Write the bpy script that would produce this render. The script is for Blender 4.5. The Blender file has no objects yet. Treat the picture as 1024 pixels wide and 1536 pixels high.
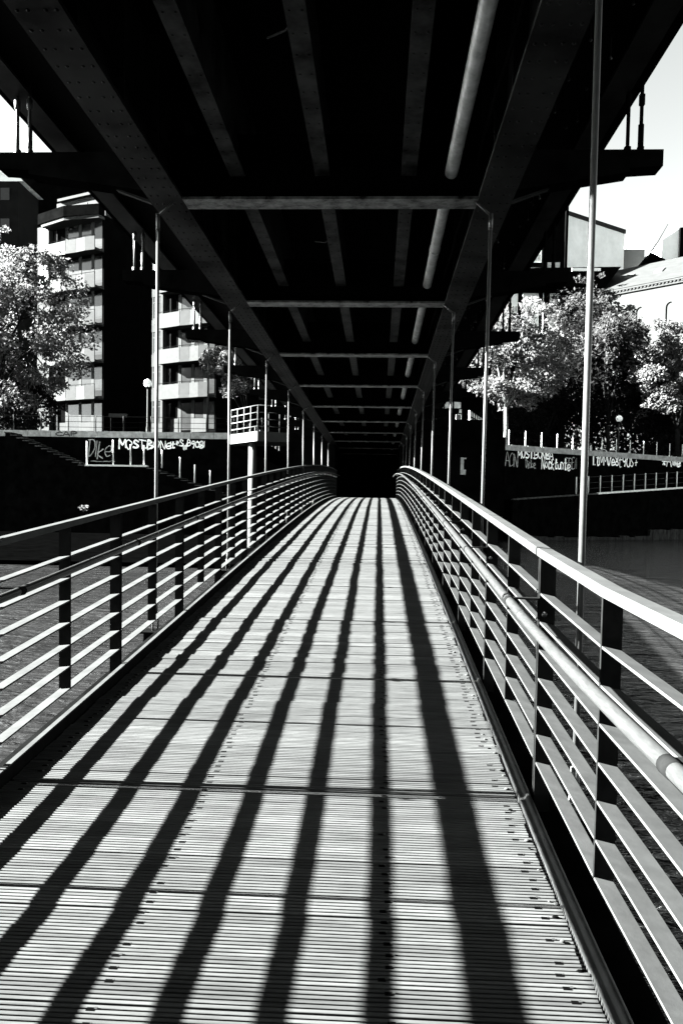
import bpy, bmesh, math, random
from mathutils import Vector, Matrix, Euler

random.seed(7)
SC = bpy.context.scene
COL = SC.collection
R = math.radians

# ------------------------------------------------------------------ camera
F = 1150.0                                  # focal length for a 1024x1536 frame
YAW, PITCH, ROLL, SHIFT = 0.0470, 0.0470, 0.0172, 52.0
CAM_R = (Matrix.Rotation(YAW, 3, 'Z') @ Matrix.Rotation(math.pi/2 - PITCH, 3, 'X') @ Matrix.Rotation(ROLL, 3, 'Z'))
cd = bpy.data.cameras.new('camera')
cam = bpy.data.objects.new('camera', cd)
COL.objects.link(cam)
cam.matrix_world = CAM_R.to_4x4()
cd.sensor_fit = 'VERTICAL'; cd.sensor_height = 36.0; cd.sensor_width = 24.0
cd.lens = F/1536*36
cd.shift_y = SHIFT/1536
cd.clip_start = 0.05; cd.clip_end = 3000
SC.camera = cam

def at(px, py, Y):
    """the point of the vertical plane at distance Y that is seen at a place of the photograph"""
    d = CAM_R @ Vector(((px-512)/F, -(py-768-SHIFT)/F, -1))
    return d*(Y/d.y)

# ------------------------------------------------------------------ materials
MATS = {}
def mat(name, v, rough=0.6, var=0.25, scale=6.0, metal=0.0, bump=0.0, stretch=(1,1,1), spec=0.4, rvar=0.0, detail=6, coat=0.0):
    m = bpy.data.materials.new(name); m.use_nodes = True
    nt = m.node_tree; nt.nodes.clear(); N = nt.nodes.new; L = nt.links.new
    out = N('ShaderNodeOutputMaterial'); b = N('ShaderNodeBsdfPrincipled')
    L(b.outputs[0], out.inputs['Surface'])
    b.inputs['Roughness'].default_value = rough
    b.inputs['Metallic'].default_value = metal
    b.inputs['Specular IOR Level'].default_value = spec
    if coat: b.inputs['Coat Weight'].default_value = coat
    tc = N('ShaderNodeTexCoord'); mp = N('ShaderNodeMapping')
    mp.inputs['Scale'].default_value = stretch
    L(tc.outputs['Object'], mp.inputs['Vector'])
    no = N('ShaderNodeTexNoise'); no.inputs['Scale'].default_value = scale; no.inputs['Detail'].default_value = detail
    no.inputs['Roughness'].default_value = 0.65
    L(mp.outputs[0], no.inputs['Vector'])
    rmp = N('ShaderNodeMapRange'); rmp.inputs['From Min'].default_value = 0.36; rmp.inputs['From Max'].default_value = 0.64
    lo, hi = v*(1-var), min(1, v*(1+var))
    rmp.inputs['To Min'].default_value = lo; rmp.inputs['To Max'].default_value = hi
    L(no.outputs['Fac'], rmp.inputs['Value'])
    cmb = N('ShaderNodeCombineColor')
    for i, k in enumerate((0.975, 1.0, 0.985)):
        mu = N('ShaderNodeMath'); mu.operation = 'MULTIPLY'; mu.inputs[1].default_value = k
        L(rmp.outputs[0], mu.inputs[0]); L(mu.outputs[0], cmb.inputs[i])
    L(cmb.outputs[0], b.inputs['Base Color'])
    if rvar:
        r2 = N('ShaderNodeMapRange'); r2.inputs['To Min'].default_value = max(0.02, rough-rvar); r2.inputs['To Max'].default_value = min(1, rough+rvar)
        L(no.outputs['Fac'], r2.inputs['Value']); L(r2.outputs[0], b.inputs['Roughness'])
    if bump:
        bp = N('ShaderNodeBump'); bp.inputs['Strength'].default_value = bump; bp.inputs['Distance'].default_value = 0.02
        L(no.outputs['Fac'], bp.inputs['Height']); L(bp.outputs[0], b.inputs['Normal'])
    MATS[name] = m
    return m

M_PLANK   = mat('weathered_plank', 0.01765, 0.75, 0.30, 5.0, stretch=(0.7, 9, 3), bump=0.25, spec=0.01)
M_PLANKB  = mat('weathered_plank_pale', 0.01979, 0.75, 0.30, 5.0, stretch=(0.9, 9, 3), bump=0.25, spec=0.03)
M_PLANKC  = mat('weathered_plank_grey', 0.01497, 0.75, 0.40, 4.0, stretch=(0.5, 9, 3), bump=0.25, spec=0.03)
M_GROOVE  = mat('dark_groove', 0.00045, 0.95, 0.5, 9.0, spec=0.01)  # near-black floor between the deck ribs
M_SCREW   = mat('screw_head', 0.0225, 0.4, 0.3, 40, metal=0.7)
M_HOLE    = mat('screw_hole', 0.00045, 0.9, 0.2, 20, spec=0.0)
M_BAR     = mat('galvanised_bar', 0.01648, 0.42, 0.16, 9.0, metal=0.0, bump=0.05, rvar=0.12, spec=0.0, detail=9)
M_POST    = mat('painted_post', 0.003, 0.5, 0.25, 14.0, spec=0)
M_TUBE    = mat('brushed_tube', 0.009, 0.30, 0.16, 30.0, metal=0.0, rvar=0.05, stretch=(4, 0.6, 4), spec=0.06)
M_CURB    = mat('steel_curb', 0.008438, 0.45, 0.35, 12.0, metal=0.0, bump=0.1, spec=0.08)
M_DARKST  = mat('dark_steel', 0.0015, 0.6, 0.4, 4.0, spec=0, bump=0.1)
M_GIRDER  = mat('riveted_girder_paint', 0.006944, 0.55, 0.95, 1.6, spec=0.015, bump=0.25, rvar=0.15, detail=10)
M_STRING  = mat('worn_stringer_paint', 0.01512, 0.55, 0.95, 4.0, spec=0.015, bump=0.25, rvar=0.15, detail=10)
M_SOOT    = mat('sooty_plate', 0.0006, 0.9, 0.5, 3.0, spec=0.01)
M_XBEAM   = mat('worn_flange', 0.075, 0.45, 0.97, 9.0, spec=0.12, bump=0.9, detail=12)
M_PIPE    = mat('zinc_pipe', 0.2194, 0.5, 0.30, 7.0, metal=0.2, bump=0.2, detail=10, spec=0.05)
M_ROD     = mat('hanger_steel', 0.0195, 0.42, 0.15, 20.0, metal=0.25, spec=0.15)
M_WHITE   = mat('white_paint', 0.036, 0.55, 0.08, 4.0, spec=0.01)
M_PANEL   = mat('balcony_panel', 0.01364, 0.7, 0.10, 3.0, spec=0.01)
M_PANEL2  = mat('grey_panel', 0.012, 0.7, 0.15, 3.0, spec=0.01)
M_WALLW   = mat('pale_render', 0.01615, 0.8, 0.10, 0.8, detail=9, spec=0.01)
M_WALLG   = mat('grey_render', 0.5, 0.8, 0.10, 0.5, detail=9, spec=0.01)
M_BLACKW  = mat('dark_cladding', 0.00075, 0.85, 0.35, 1.2, spec=0)
M_GLASS   = mat('dark_glass', 0.006, 0.12, 0.2, 2.0, spec=0.3)
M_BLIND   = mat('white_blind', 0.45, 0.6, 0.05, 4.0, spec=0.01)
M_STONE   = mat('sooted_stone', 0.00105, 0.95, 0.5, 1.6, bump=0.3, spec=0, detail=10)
M_QUAYBLK   = mat('quay_black', 0.0002, 0.95, 0.4, 2.0, spec=0.0)  # near-black so the added low quay stays dark in the sun
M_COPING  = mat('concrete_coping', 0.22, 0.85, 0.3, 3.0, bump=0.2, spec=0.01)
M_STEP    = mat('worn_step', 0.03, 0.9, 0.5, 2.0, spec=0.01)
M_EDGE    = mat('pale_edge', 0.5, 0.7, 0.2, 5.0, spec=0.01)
M_STAIN   = mat('limed_stone', 0.021, 0.85, 0.7, 2.5, stretch=(3, 3, 0.5), detail=10, spec=0.01)
M_ROOF    = mat('zinc_roof', 0.012, 0.55, 0.12, 1.0, stretch=(1, 1, 4), spec=0.01)
M_PAINT   = mat('spray_paint', 0.8, 0.7, 0.35, 3.0, spec=0.01)
M_PAINT2  = mat('faded_spray_paint', 0.22, 0.8, 0.5, 3.0, spec=0.01)
M_PAINT3  = mat('black_spray_paint', 0.01, 0.8, 0.3, 3.0)
M_BARK    = mat('bark', 0.003, 0.9, 0.5, 6.0, bump=0.5, spec=0.05)
M_BARKL   = mat('pale_bark', 0.05, 0.9, 0.5, 6.0, bump=0.5, spec=0.01)
M_ASPHALT = mat('asphalt', 0.0045, 0.9, 0.3, 2.0, spec=0.01)
M_CARW    = mat('white_car_paint', 0.6, 0.25, 0.03, 3.0, coat=0.4)
M_CARG    = mat('grey_car_paint', 0.009, 0.3, 0.05, 3.0, coat=0.4)
M_RUBBER  = mat('rubber', 0.015, 0.8, 0.2, 10)
M_CLOTHW  = mat('white_cloth', 0.6, 0.85, 0.1, 6, spec=0.01)
M_CLOTHD  = mat('dark_cloth', 0.003, 0.85, 0.2, 6, spec=0.01)
M_SKIN    = mat('skin', 0.021, 0.6, 0.05, 6)
M_HAIR    = mat('hair', 0.03, 0.6, 0.2, 20)
M_OPAL    = mat('opal_glass', 0.8, 0.25, 0.02, 3.0)

def leaf_mat(name, v, var=0.45):
    m = bpy.data.materials.new(name); m.use_nodes = True
    nt = m.node_tree; nt.nodes.clear(); N = nt.nodes.new; L = nt.links.new
    out = N('ShaderNodeOutputMaterial'); mix = N('ShaderNodeMixShader'); mix.inputs[0].default_value = 0.45
    b = N('ShaderNodeBsdfPrincipled'); t = N('ShaderNodeBsdfTranslucent')
    b.inputs['Roughness'].default_value = 0.5; b.inputs['Specular IOR Level'].default_value = 0.04
    tc = N('ShaderNodeTexCoord'); no = N('ShaderNodeTexNoise'); no.inputs['Scale'].default_value = 1.7; no.inputs['Detail'].default_value = 5
    L(tc.outputs['Object'], no.inputs['Vector'])
    r = N('ShaderNodeMapRange'); r.inputs['From Min'].default_value = 0.3; r.inputs['From Max'].default_value = 0.7
    r.inputs['To Min'].default_value = v*(1-var); r.inputs['To Max'].default_value = v*(1+var)
    L(no.outputs['Fac'], r.inputs['Value'])
    L(r.outputs[0], b.inputs['Base Color']); L(r.outputs[0], t.inputs['Color'])
    L(b.outputs[0], mix.inputs[1]); L(t.outputs[0], mix.inputs[2]); L(mix.outputs[0], out.inputs['Surface'])
    return m
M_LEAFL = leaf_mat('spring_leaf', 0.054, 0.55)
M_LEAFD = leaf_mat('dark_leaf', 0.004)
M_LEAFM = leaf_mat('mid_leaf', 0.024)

def water_mat():
    m = bpy.data.materials.new('canal_water'); m.use_nodes = True
    nt = m.node_tree; nt.nodes.clear(); N = nt.nodes.new; L = nt.links.new
    out = N('ShaderNodeOutputMaterial'); b = N('ShaderNodeBsdfPrincipled')
    b.inputs['Roughness'].default_value = 0.06; b.inputs['IOR'].default_value = 1.33
    tc = N('ShaderNodeTexCoord')
    def noise(sc, stretch, det):
        mp = N('ShaderNodeMapping'); mp.inputs['Scale'].default_value = stretch; mp.inputs['Rotation'].default_value = (0, 0, 0.25)
        L(tc.outputs['Object'], mp.inputs['Vector'])
        n = N('ShaderNodeTexNoise'); n.inputs['Scale'].default_value = sc; n.inputs['Detail'].default_value = det
        n.inputs['Roughness'].default_value = 0.55; n.inputs['Distortion'].default_value = 0.6
        L(mp.outputs[0], n.inputs['Vector']); return n
    a = noise(1.1, (0.7, 1.6, 1), 3); c = noise(4.5, (0.7, 1.7, 1), 4); d = noise(0.25, (1, 1, 1), 3)
    ad = N('ShaderNodeMath'); ad.operation = 'MULTIPLY_ADD'; ad.inputs[1].default_value = 0.55
    L(c.outputs['Fac'], ad.inputs[0]); L(a.outputs['Fac'], ad.inputs[2])
    bp = N('ShaderNodeBump'); bp.inputs['Strength'].default_value = 1.0; bp.inputs['Distance'].default_value = 0.14
    L(ad.outputs[0], bp.inputs['Height']); L(bp.outputs[0], b.inputs['Normal'])
    r = N('ShaderNodeMapRange'); r.inputs['From Min'].default_value = 0.35; r.inputs['From Max'].default_value = 0.65
    r.inputs['To Min'].default_value = 0.0032; r.inputs['To Max'].default_value = 0.0064
    L(d.outputs['Fac'], r.inputs['Value']); L(r.outputs[0], b.inputs['Base Color'])
    L(b.outputs[0], out.inputs['Surface'])
    return m
M_WATER = water_mat()

# ------------------------------------------------------------------ mesh building
class MB:
    def __init__(self, T=None):
        self.v = []; self.f = []; self.mi = []; self.T = T; self.cur = 0; self.sm = []; self.smooth = False
    def _add(self, vs, fs):
        o = len(self.v)
        if self.T is not None: vs = [self.T @ Vector(p) for p in vs]
        self.v.extend([tuple(p) for p in vs])
        for f in fs:
            self.f.append(tuple(o+i for i in f)); self.mi.append(self.cur); self.sm.append(self.smooth)
        return self
    def box(self, x0, x1, y0, y1, z0, z1):
        return self._add([(x0,y0,z0),(x1,y0,z0),(x1,y1,z0),(x0,y1,z0),(x0,y0,z1),(x1,y0,z1),(x1,y1,z1),(x0,y1,z1)],
            [(0,3,2,1),(4,5,6,7),(0,1,5,4),(1,2,6,5),(2,3,7,6),(3,0,4,7)])
    def hexa(self, p):          # eight corners, bottom ring then top ring
        return self._add(p, [(0,3,2,1),(4,5,6,7),(0,1,5,4),(1,2,6,5),(2,3,7,6),(3,0,4,7)])
    def prism(self, ring, z0, z1):
        n = len(ring)
        vs = [(x,y,z0) for x,y in ring]+[(x,y,z1) for x,y in ring]
        return self._add(vs, [tuple(range(n-1,-1,-1)), tuple(range(n,2*n))]+[(i,(i+1)%n,n+(i+1)%n,n+i) for i in range(n)])
    def extr(self, prof, path, close=True):
        """sweep a closed profile [(x, h)] along stations [(y, z)]"""
        n = len(prof); vs = []; fs = []
        for (y, z) in path: vs += [(x, y, z+h) for x, h in prof]
        for k in range(len(path)-1):
            for i in range(n):
                j = (i+1) % n
                fs.append((k*n+i, k*n+j, (k+1)*n+j, (k+1)*n+i))
        fs.append(tuple(range(n-1,-1,-1))); fs.append(tuple((len(path)-1)*n+i for i in range(n)))
        return self._add(vs, fs)
    def extx(self, prof, x0, x1):
        """profile [(y, z)] swept along x"""
        n = len(prof)
        vs = [(x0,y,z) for y,z in prof]+[(x1,y,z) for y,z in prof]
        return self._add(vs, [tuple(range(n)), tuple(range(2*n-1,n-1,-1))]+[(i,n+i,n+(i+1)%n,(i+1)%n) for i in range(n)])
    def exty(self, prof, y0, y1):
        """profile [(x, z)] swept along y"""
        n = len(prof)
        vs = [(x,y0,z) for x,z in prof]+[(x,y1,z) for x,z in prof]
        return self._add(vs, [tuple(range(n)), tuple(range(2*n-1,n-1,-1))]+[(i,n+i,n+(i+1)%n,(i+1)%n) for i in range(n)])
    def tube(self, pts, rad, n=8, cap=True):
        pts = [Vector(p) for p in pts]
        if not hasattr(rad, '__len__'): rad = [rad]*len(pts)
        vs = []; fs = []; up = None
        for i, p in enumerate(pts):
            t = (pts[min(i+1, len(pts)-1)]-pts[max(i-1, 0)]).normalized()
            if up is None:
                up = Vector((0,0,1)) if abs(t.z) < 0.9 else Vector((1,0,0))
            a = t.cross(up).normalized(); b = a.cross(t).normalized(); up = b
            for k in range(n):
                an = 2*math.pi*k/n
                vs.append(p+(a*math.cos(an)+b*math.sin(an))*rad[i])
        for i in range(len(pts)-1):
            for k in range(n):
                fs.append((i*n+k, i*n+(k+1)%n, (i+1)*n+(k+1)%n, (i+1)*n+k))
        if cap:
            fs.append(tuple(range(n-1,-1,-1))); fs.append(tuple((len(pts)-1)*n+k for k in range(n)))
        s = self.smooth; self.smooth = n > 5
        self._add(vs, fs); self.smooth = s
        return self
    def ball(self, c, r, nu=12, nv=8, sc=(1,1,1)):
        c = Vector(c); vs = [c+Vector((0,0,-r*sc[2]))]; fs = []
        for j in range(1, nv):
            ph = -math.pi/2+math.pi*j/nv
            for i in range(nu):
                th = 2*math.pi*i/nu
                vs.append(c+Vector((math.cos(ph)*math.cos(th)*r*sc[0], math.cos(ph)*math.sin(th)*r*sc[1], math.sin(ph)*r*sc[2])))
        vs.append(c+Vector((0,0,r*sc[2])))
        for i in range(nu): fs.append((0, 1+(i+1)%nu, 1+i))
        for j in range(nv-2):
            for i in range(nu):
                fs.append((1+j*nu+i, 1+j*nu+(i+1)%nu, 1+(j+1)*nu+(i+1)%nu, 1+(j+1)*nu+i))
        t = len(vs)-1; b = 1+(nv-2)*nu
        for i in range(nu): fs.append((t, b+i, b+(i+1)%nu))
        s = self.smooth; self.smooth = True
        self._add(vs, fs); self.smooth = s
        return self
    def build(self, name, mats, parent=None, bevel=0.0):
        if not isinstance(mats, (list, tuple)): mats = [mats]
        me = bpy.data.meshes.new(name)
        off = Vector((0,0,0))
        p = parent
        while p is not None: off += p.location; p = p.parent
        me.from_pydata([tuple(Vector(q)-off) for q in self.v], [], self.f)
        for m in mats: me.materials.append(m)
        me.polygons.foreach_set('material_index', self.mi)
        me.polygons.foreach_set('use_smooth', self.sm)
        me.update()
        o = bpy.data.objects.new(name, me); COL.objects.link(o)
        if parent is not None: o.parent = parent
        if bevel:
            b = o.modifiers.new('bevel', 'BEVEL'); b.width = bevel; b.segments = 2; b.limit_method = 'ANGLE'
        return o

def tag(o, label=None, cat=None, group=None, kind=None):
    if label: o['label'] = label
    if cat: o['category'] = cat
    if group: o['group'] = group
    if kind: o['kind'] = kind
    return o
def thing(name, loc, label, cat, group=None):
    o = bpy.data.objects.new(name, None); COL.objects.link(o); o.location = loc; o.empty_display_size = 0.2
    return tag(o, label, cat, group)
def copy_tree(o, parent=None):
    c = o.copy(); COL.objects.link(c)
    if parent is not None: c.parent = parent
    for ch in list(o.children): copy_tree(ch, c)
    return c
ORD = ['nearest', 'second', 'third', 'fourth', 'fifth', 'sixth', 'seventh', 'eighth', 'ninth', 'tenth', 'eleventh', 'twelfth',
       'thirteenth', 'fourteenth', 'fifteenth', 'sixteenth', 'seventeenth', 'eighteenth', 'nineteenth', 'twentieth', 'twenty-first', 'twenty-second']

# ------------------------------------------------------------------ the footbridge
YM = 3.10                         # first pair of main posts
XL, XR = -1.59, 0.68              # railing planes
WATER_Z = -1.88
def D(y):
    u = y-YM
    return -1.15+0.0894*u-0.00003867*u**3 if u > 0 else -1.15+0.0894*u+0.018*u*u
Y_END = 28.6
STA = [(-1.4+0.5*k, D(-1.4+0.5*k)) for k in range(int((Y_END+1.4)/0.5)+1)]

bridge = thing('footbridge', (-0.465, -1.4, D(-1.4)), 'long arched plank footbridge striped by railing shadows, slung under the dark viaduct', 'footbridge')
n_panel = 20
for k in range(n_panel):
    y0 = -1.4+1.5*k; y1 = y0+1.5
    mb = MB()
    near = y0 < 20
    # dark base of the panel
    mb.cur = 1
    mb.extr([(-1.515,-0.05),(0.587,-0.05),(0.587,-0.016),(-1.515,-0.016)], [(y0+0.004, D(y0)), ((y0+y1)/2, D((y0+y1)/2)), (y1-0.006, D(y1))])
    for b in range(14):
        yb = y0+0.010+b*0.1060
        dz = random.gauss(0, 0.0013); tl = random.gauss(0, 0.008)
        xl = -1.512+random.uniform(-0.006, 0.004); xr = 0.580+random.uniform(-0.010, 0.006)
        mb.cur = random.choice((0, 0, 5, 6))
        for r_ in range(6):
            ya = yb+r_*0.01735; yc = ya+0.0112
            za = D(ya)+dz+tl*(ya-yb-0.05); zc = D(yc)+dz+tl*(yc-yb-0.05)
            j = random.uniform(-0.002, 0.002)
            mb.extx([(ya,za-0.016),(yc,zc-0.016),(yc,zc-0.0018),(yc-0.0010,zc-0.0006),(yc-0.0028,zc),(ya+0.0028,za),(ya+0.0010,za-0.0006),(ya,za-0.0018)], xl+j, xr+j)
        if near:
            for xs in (-1.44, -0.68, 0.050, 0.522):
                for rr in (1, 4):
                    ys = yb+rr*0.01735+0.0112+0.0031; zs = D(ys)+dz
                    jx = xs+random.uniform(-0.014, 0.014)
                    if random.random() < 0.12: continue
                    mb.cur = 2
                    mb.box(jx-0.015, jx+0.006, ys-0.010, ys+0.003, zs-0.012, zs+0.0009)
                    mb.cur = 3
                    s = random.uniform(0.0022, 0.0045)
                    mb.box(jx+0.004, jx+0.004+2*s, ys-s, ys+s, zs-0.012, zs+0.0022)
            for q in range(2):          # splinters and crumbs along the right edge
                if random.random() < 0.45:
                    xs = 0.565+random.uniform(-0.03, 0.02); ys = yb+random.uniform(0, 0.14); s = random.uniform(0.003, 0.008)
                    mb.cur = random.choice((0, 0, 2))
                    mb.ball((xs, ys, D(ys)+0.003), s, 6, 4, (1.6, 1, 0.6))
    # joint strip between panels
    mb.cur = 4
    mb.box(-1.50, 0.575, y1-0.0075, y1-0.0035, D(y1)-0.02, D(y1)-0.001)
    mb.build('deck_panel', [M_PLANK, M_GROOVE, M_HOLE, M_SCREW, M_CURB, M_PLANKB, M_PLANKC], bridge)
# curbs
MB().extr([(-1.548,-0.06),(-1.524,-0.06),(-1.524,0.052),(-1.548,0.052)], STA).build('curb', M_POST, bridge)  # left curb: shade of its inner side is put into the dark colour
MB().extr([(-1.550,0.0525),(-1.522,0.0525),(-1.524,0.058),(-1.548,0.058)], STA).build('curb_lit_strip', M_BAR, bridge)  # pale strip added as the sunlit top of the left curb
cb = MB(); cb.smooth = True
cb.extr([(0.591,-0.06),(0.636,-0.06),(0.636,0.016),(0.632,0.022),(0.624,0.025),(0.616,0.021),(0.612,0.011),(0.607,0.007),(0.597,0.007),(0.591,0.003)], STA)
cb.build('curb', M_CURB, bridge)
for x0, x1 in ((-1.70, -1.58), (0.645, 0.755)):
    MB().extr([(x0,-0.34),(x1,-0.34),(x1,-0.05),(x0,-0.05)], STA).build('edge_beam', M_DARKST, bridge)
jb = None
Y_HANG = [0.10+3.0*k for k in range(10)]
for y in Y_HANG:
    mb = MB(); z = D(y)
    mb.box(-1.88, 0.96, y-0.09, y+0.09, z-0.13, z-0.115); mb.box(-1.88, 0.96, y-0.008, y+0.008, z-0.30, z-0.13)
    mb.box(-1.88, 0.96, y-0.09, y+0.09, z-0.315, z-0.30)
    mb.build('cross_joist', M_DARKST, bridge)

# ------------------------------------------------------------------ railings
def railing(x, inward, label):
    rt = thing('bridge_railing', (x, 0.1, D(0.1)), label, 'railing', None)
    mains = [0.10+1.5*k for k in range(20)]
    if inward < 0: mains[0], mains[1] = -0.20, 1.38
    else: mains[2] = 3.07
    mids = [(a+b)/2 for a, b in zip(mains[:-1], mains[1:])]
    for y in mains:
        mb = MB(); z = D(y)
        for s in (-1, 1):
            a, b = (y-0.019, y-0.006) if s < 0 else (y+0.006, y+0.019)
            mb.box(x-0.031, x+0.031, a, b, z-0.15, z+0.973)
        mb.cur = 1
        for h in (-0.08, 0.75):
            mb.tube([(x+inward*0.012, y-0.030, z+h), (x+inward*0.012, y-0.018, z+h)], 0.011, 8)
            mb.tube([(x+inward*0.012, y+0.018, z+h), (x+inward*0.012, y+0.030, z+h)], 0.011, 8)
        mb.build('post', [M_POST, M_SCREW], rt)
    for y in mids:
        z = D(y)
        MB().box(x-0.029, x+0.029, y-0.0065, y+0.0065, z+0.148, z+0.973).build('post', M_POST, rt)
    for i in range(7):
        h = 0.148+0.1135*i
        mb = MB()
        for k in range(len(mains)-1):
            a, b = mains[k]+0.004, mains[k+1]-0.004
            dz = random.gauss(0, 0.0012)
            tl = inward*0.028*(0.22 if inward < 0 else 0.11)          # laid with a slight fall to the outside
            prof = [(x-0.028,h-0.008+dz-tl),(x+0.028,h-0.008+dz+tl),(x+0.028,h+dz+tl),(x-0.028,h+dz-tl)]
            mb.extr(prof, [(a, D(a)), ((a+b)/2, D((a+b)/2)), (b, D(b))])
        mb.build('rail_bar', M_BAR, rt)
    mb = MB()
    for k in range(len(mains)-1):
        a, b = mains[k]+0.0025, mains[k+1]-0.0025
        mb.extr([(x-0.033,0.975-inward*.003),(x+0.033,0.975+inward*.003),(x+0.033,1.003+inward*.003),(x+0.030,1.006+inward*.003),(x-0.030,1.006-inward*.003),(x-0.033,1.003-inward*.003)],
                [(a, D(a)), ((a+b)/2, D((a+b)/2)), (b, D(b))])
    mb.build('top_rail', M_BAR, rt)
    xh = x+inward*(0.148 if inward < 0 else 0.130)
    mb = MB(); pts = [(xh, y, D(y)+0.800) for y in [0.1+0.375*k for k in range(4*19+1)]]
    mb.tube(pts, 0.0178, 16)
    for y in mains[::2]:
        mb.tube([(xh, y-0.28-0.02, D(y-0.3)+0.800), (xh, y-0.28+0.02, D(y-0.26)+0.800)], 0.0190, 16)
    hr = mb.build('handrail', M_TUBE, rt)
    for y in mains:
        z = D(y)+0.800
        mb = MB()
        x0 = x+inward*0.028
        a, b = sorted((x0, xh-inward*0.012))
        mb.exty([(a, z+0.008), (b, z+0.008), (b, z+0.014), (a, z+0.014)], y-0.020, y+0.020)
        mb.tube([(xh, y-0.022, z), (xh, y+0.022, z)], 0.0194, 16)
        mb.build('handrail_bracket', M_POST, hr)
    return rt
railing(XL, 1, 'left railing of flat bars with a dark handrail, on the tower side')
railing(XR, -1, 'right railing of flat bars with a bright tubular handrail, in the right foreground')

# ------------------------------------------------------------------ the viaduct overhead
ZC = 2.45
via = thing('viaduct', (-0.45, -12, ZC), 'dark riveted steel viaduct carrying the railway right above the footbridge', 'viaduct')
GX = (-1.735, 0.868)
YV0, YV1 = -11.76, 60.24
for gx in GX:
    mb = MB()
    mb.box(gx-0.135, gx+0.135, YV0, YV1, ZC, ZC+0.03)
    mb.box(gx-0.012, gx+0.012, YV0, YV1, ZC+0.03, 3.408)
    mb.box(gx-0.085, gx-0.012, YV0, YV1, ZC+0.031, ZC+0.045); mb.box(gx+0.012, gx+0.085, YV0, YV1, ZC+0.031, ZC+0.045)
    for y in [0.36+0.75*k for k in range(-8, 76)]:
        for s in (-1, 1):
            mb.box(gx+s*0.012 if s > 0 else gx-0.10, gx+0.10 if s > 0 else gx-0.012, y-0.006, y+0.006, ZC+0.046, 3.40)
    for k in range(150):
        y = 1.6+k*0.16
        for q in (-0.10, -0.045, 0.045, 0.10): mb.ball((gx+q, y, ZC), 0.011, 6, 4, (1, 1, 0.7))
    g = mb.build('main_girder', M_GIRDER, via)
for gx in (-2.96, 1.80):
    mb = MB()
    mb.box(gx-0.10, gx+0.10, YV0, YV1, 3.30, 3.325)
    mb.box(gx-0.01, gx+0.01, YV0, YV1, 3.325, 3.41)
    mb.build('outer_girder', M_GIRDER, via)
# bolts and short hanging rods under the right outer strip, beside the footbridge
mb = MB()
for k in range(300):
    y = 1.5+k*0.09+random.uniform(-0.03, 0.03)
    x = random.choice((1.06, 1.22, 1.40, 1.60))+random.uniform(-0.02, 0.02)
    if random.random() < 0.6:
        h_ = random.uniform(0.05, 0.16); mb.tube([(x, y, 3.411), (x, y, 3.411-h_)], 0.006, 5)
        mb.ball((x, y, 3.405-h_), 0.013, 6, 4)
    else: mb.ball((x, y, 3.404), 0.014, 6, 4)
rv = mb.build('rivet_row', M_ROD, via); tag(rv, kind='stuff')
Y_X = [0.24+3.0*k for k in range(-4, 20)]
for y in Y_X:
    mb = MB()
    mb.cur = 0
    mb.box(GX[0]+0.136, GX[1]-0.136, y-0.10, y+0.10, ZC-0.004, ZC+0.018)
    mb.cur = 1
    mb.box(GX[0]+0.014, GX[1]-0.014, y-0.012, y+0.012, ZC+0.018, 2.93)
    mb.box(GX[0]+0.014, GX[1]-0.014, y-0.09, y+0.09, 2.93, 2.95)
    mb.build('cross_beam', [M_XBEAM, M_SOOT], via)
    for s in (-1, 1):
        c = -0.48
        gx = GX[0] if s < 0 else GX[1]
        x1 = c+s*2.62; x2 = c+s*2.37; x0 = gx+s*0.014
        mb = MB()
        mb.exty([(x0, 2.50), (x2, 2.655), (x2, 2.685), (x1, 2.70), (x1, 2.825), (x0, 2.825)], y-0.085, y+0.085)
        arm = mb.build('bracket_arm', M_DARKST, via)
        xr = -2.93 if s < 0 else 1.94
        mb = MB()
        for q in (-0.05, 0.05):
            mb.tube([(xr+q, y, 2.82), (xr+q, y, 3.41)], 0.015, 8)
            mb.tube([(xr+q, y, 2.823), (xr+q, y, 2.88)], 0.028, 6)
            mb.tube([(xr+q, y, 3.20), (xr+q, y, 3.28)], 0.024, 6)
        mb.tube([(xr+0.05, y, 2.83), (xr+0.05, y, 3.05)], 0.023, 8)
        mb.build('tie_rod', M_ROD if s < 0 else M_DARKST, arm)
        # raking stay from the beam end, with gusset
        mb = MB()
        mb.exty([(gx+s*0.14, ZC+0.0), (gx+s*0.14, ZC+0.018), (gx+s*0.42, ZC+0.115), (gx+s*0.42, ZC+0.10)], y-0.025, y+0.025)
        mb.build('gusset', M_GIRDER, via)
for sx in (-1.175, -0.493, 0.188):
    mb = MB(); mb.box(sx-0.06, sx+0.06, YV0, YV1, 2.66, 2.68); mb.box(sx-0.006, sx+0.006, YV0, YV1, 2.68, 3.40)
    for k in range(110):
        for q in (-0.035, 0.035): mb.ball((sx+q, 1.6+k*0.2, 2.66), 0.009, 6, 4, (1, 1, 0.7))
    mb.build('stringer', M_STRING, via)
for (xa, ya, xb_, yb) in ((-0.44, 4.2, -0.70, 4.6), (-0.47, 7.6, -0.7, 8.0), (0.25, 10.1, 0.02, 10.4)):
    MB().tube([(xa, ya, 2.69), ((xa+xb_)/2, (ya+yb)/2, 2.68), (xb_, yb, 2.76)], 0.007, 6).build('stay_wire', M_GIRDER, via)
mb = MB()
for (xx, dz_) in ((-1.66, 0.0), (0.72, 0.03)):
    mb.tube([(xx+random.uniform(-.012,.012), YV0+1.0+0.5*k, 2.72+dz_-0.02*math.sin(k*math.pi/3)**2) for k in range(100)], 0.013, 6)
    mb.build('cable', M_SOOT, via); mb = MB()
mb = MB(); mb.tube([(0.525, y, 2.685) for y in (YV0, 20, 50, YV1)], 0.052, 16)
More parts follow.
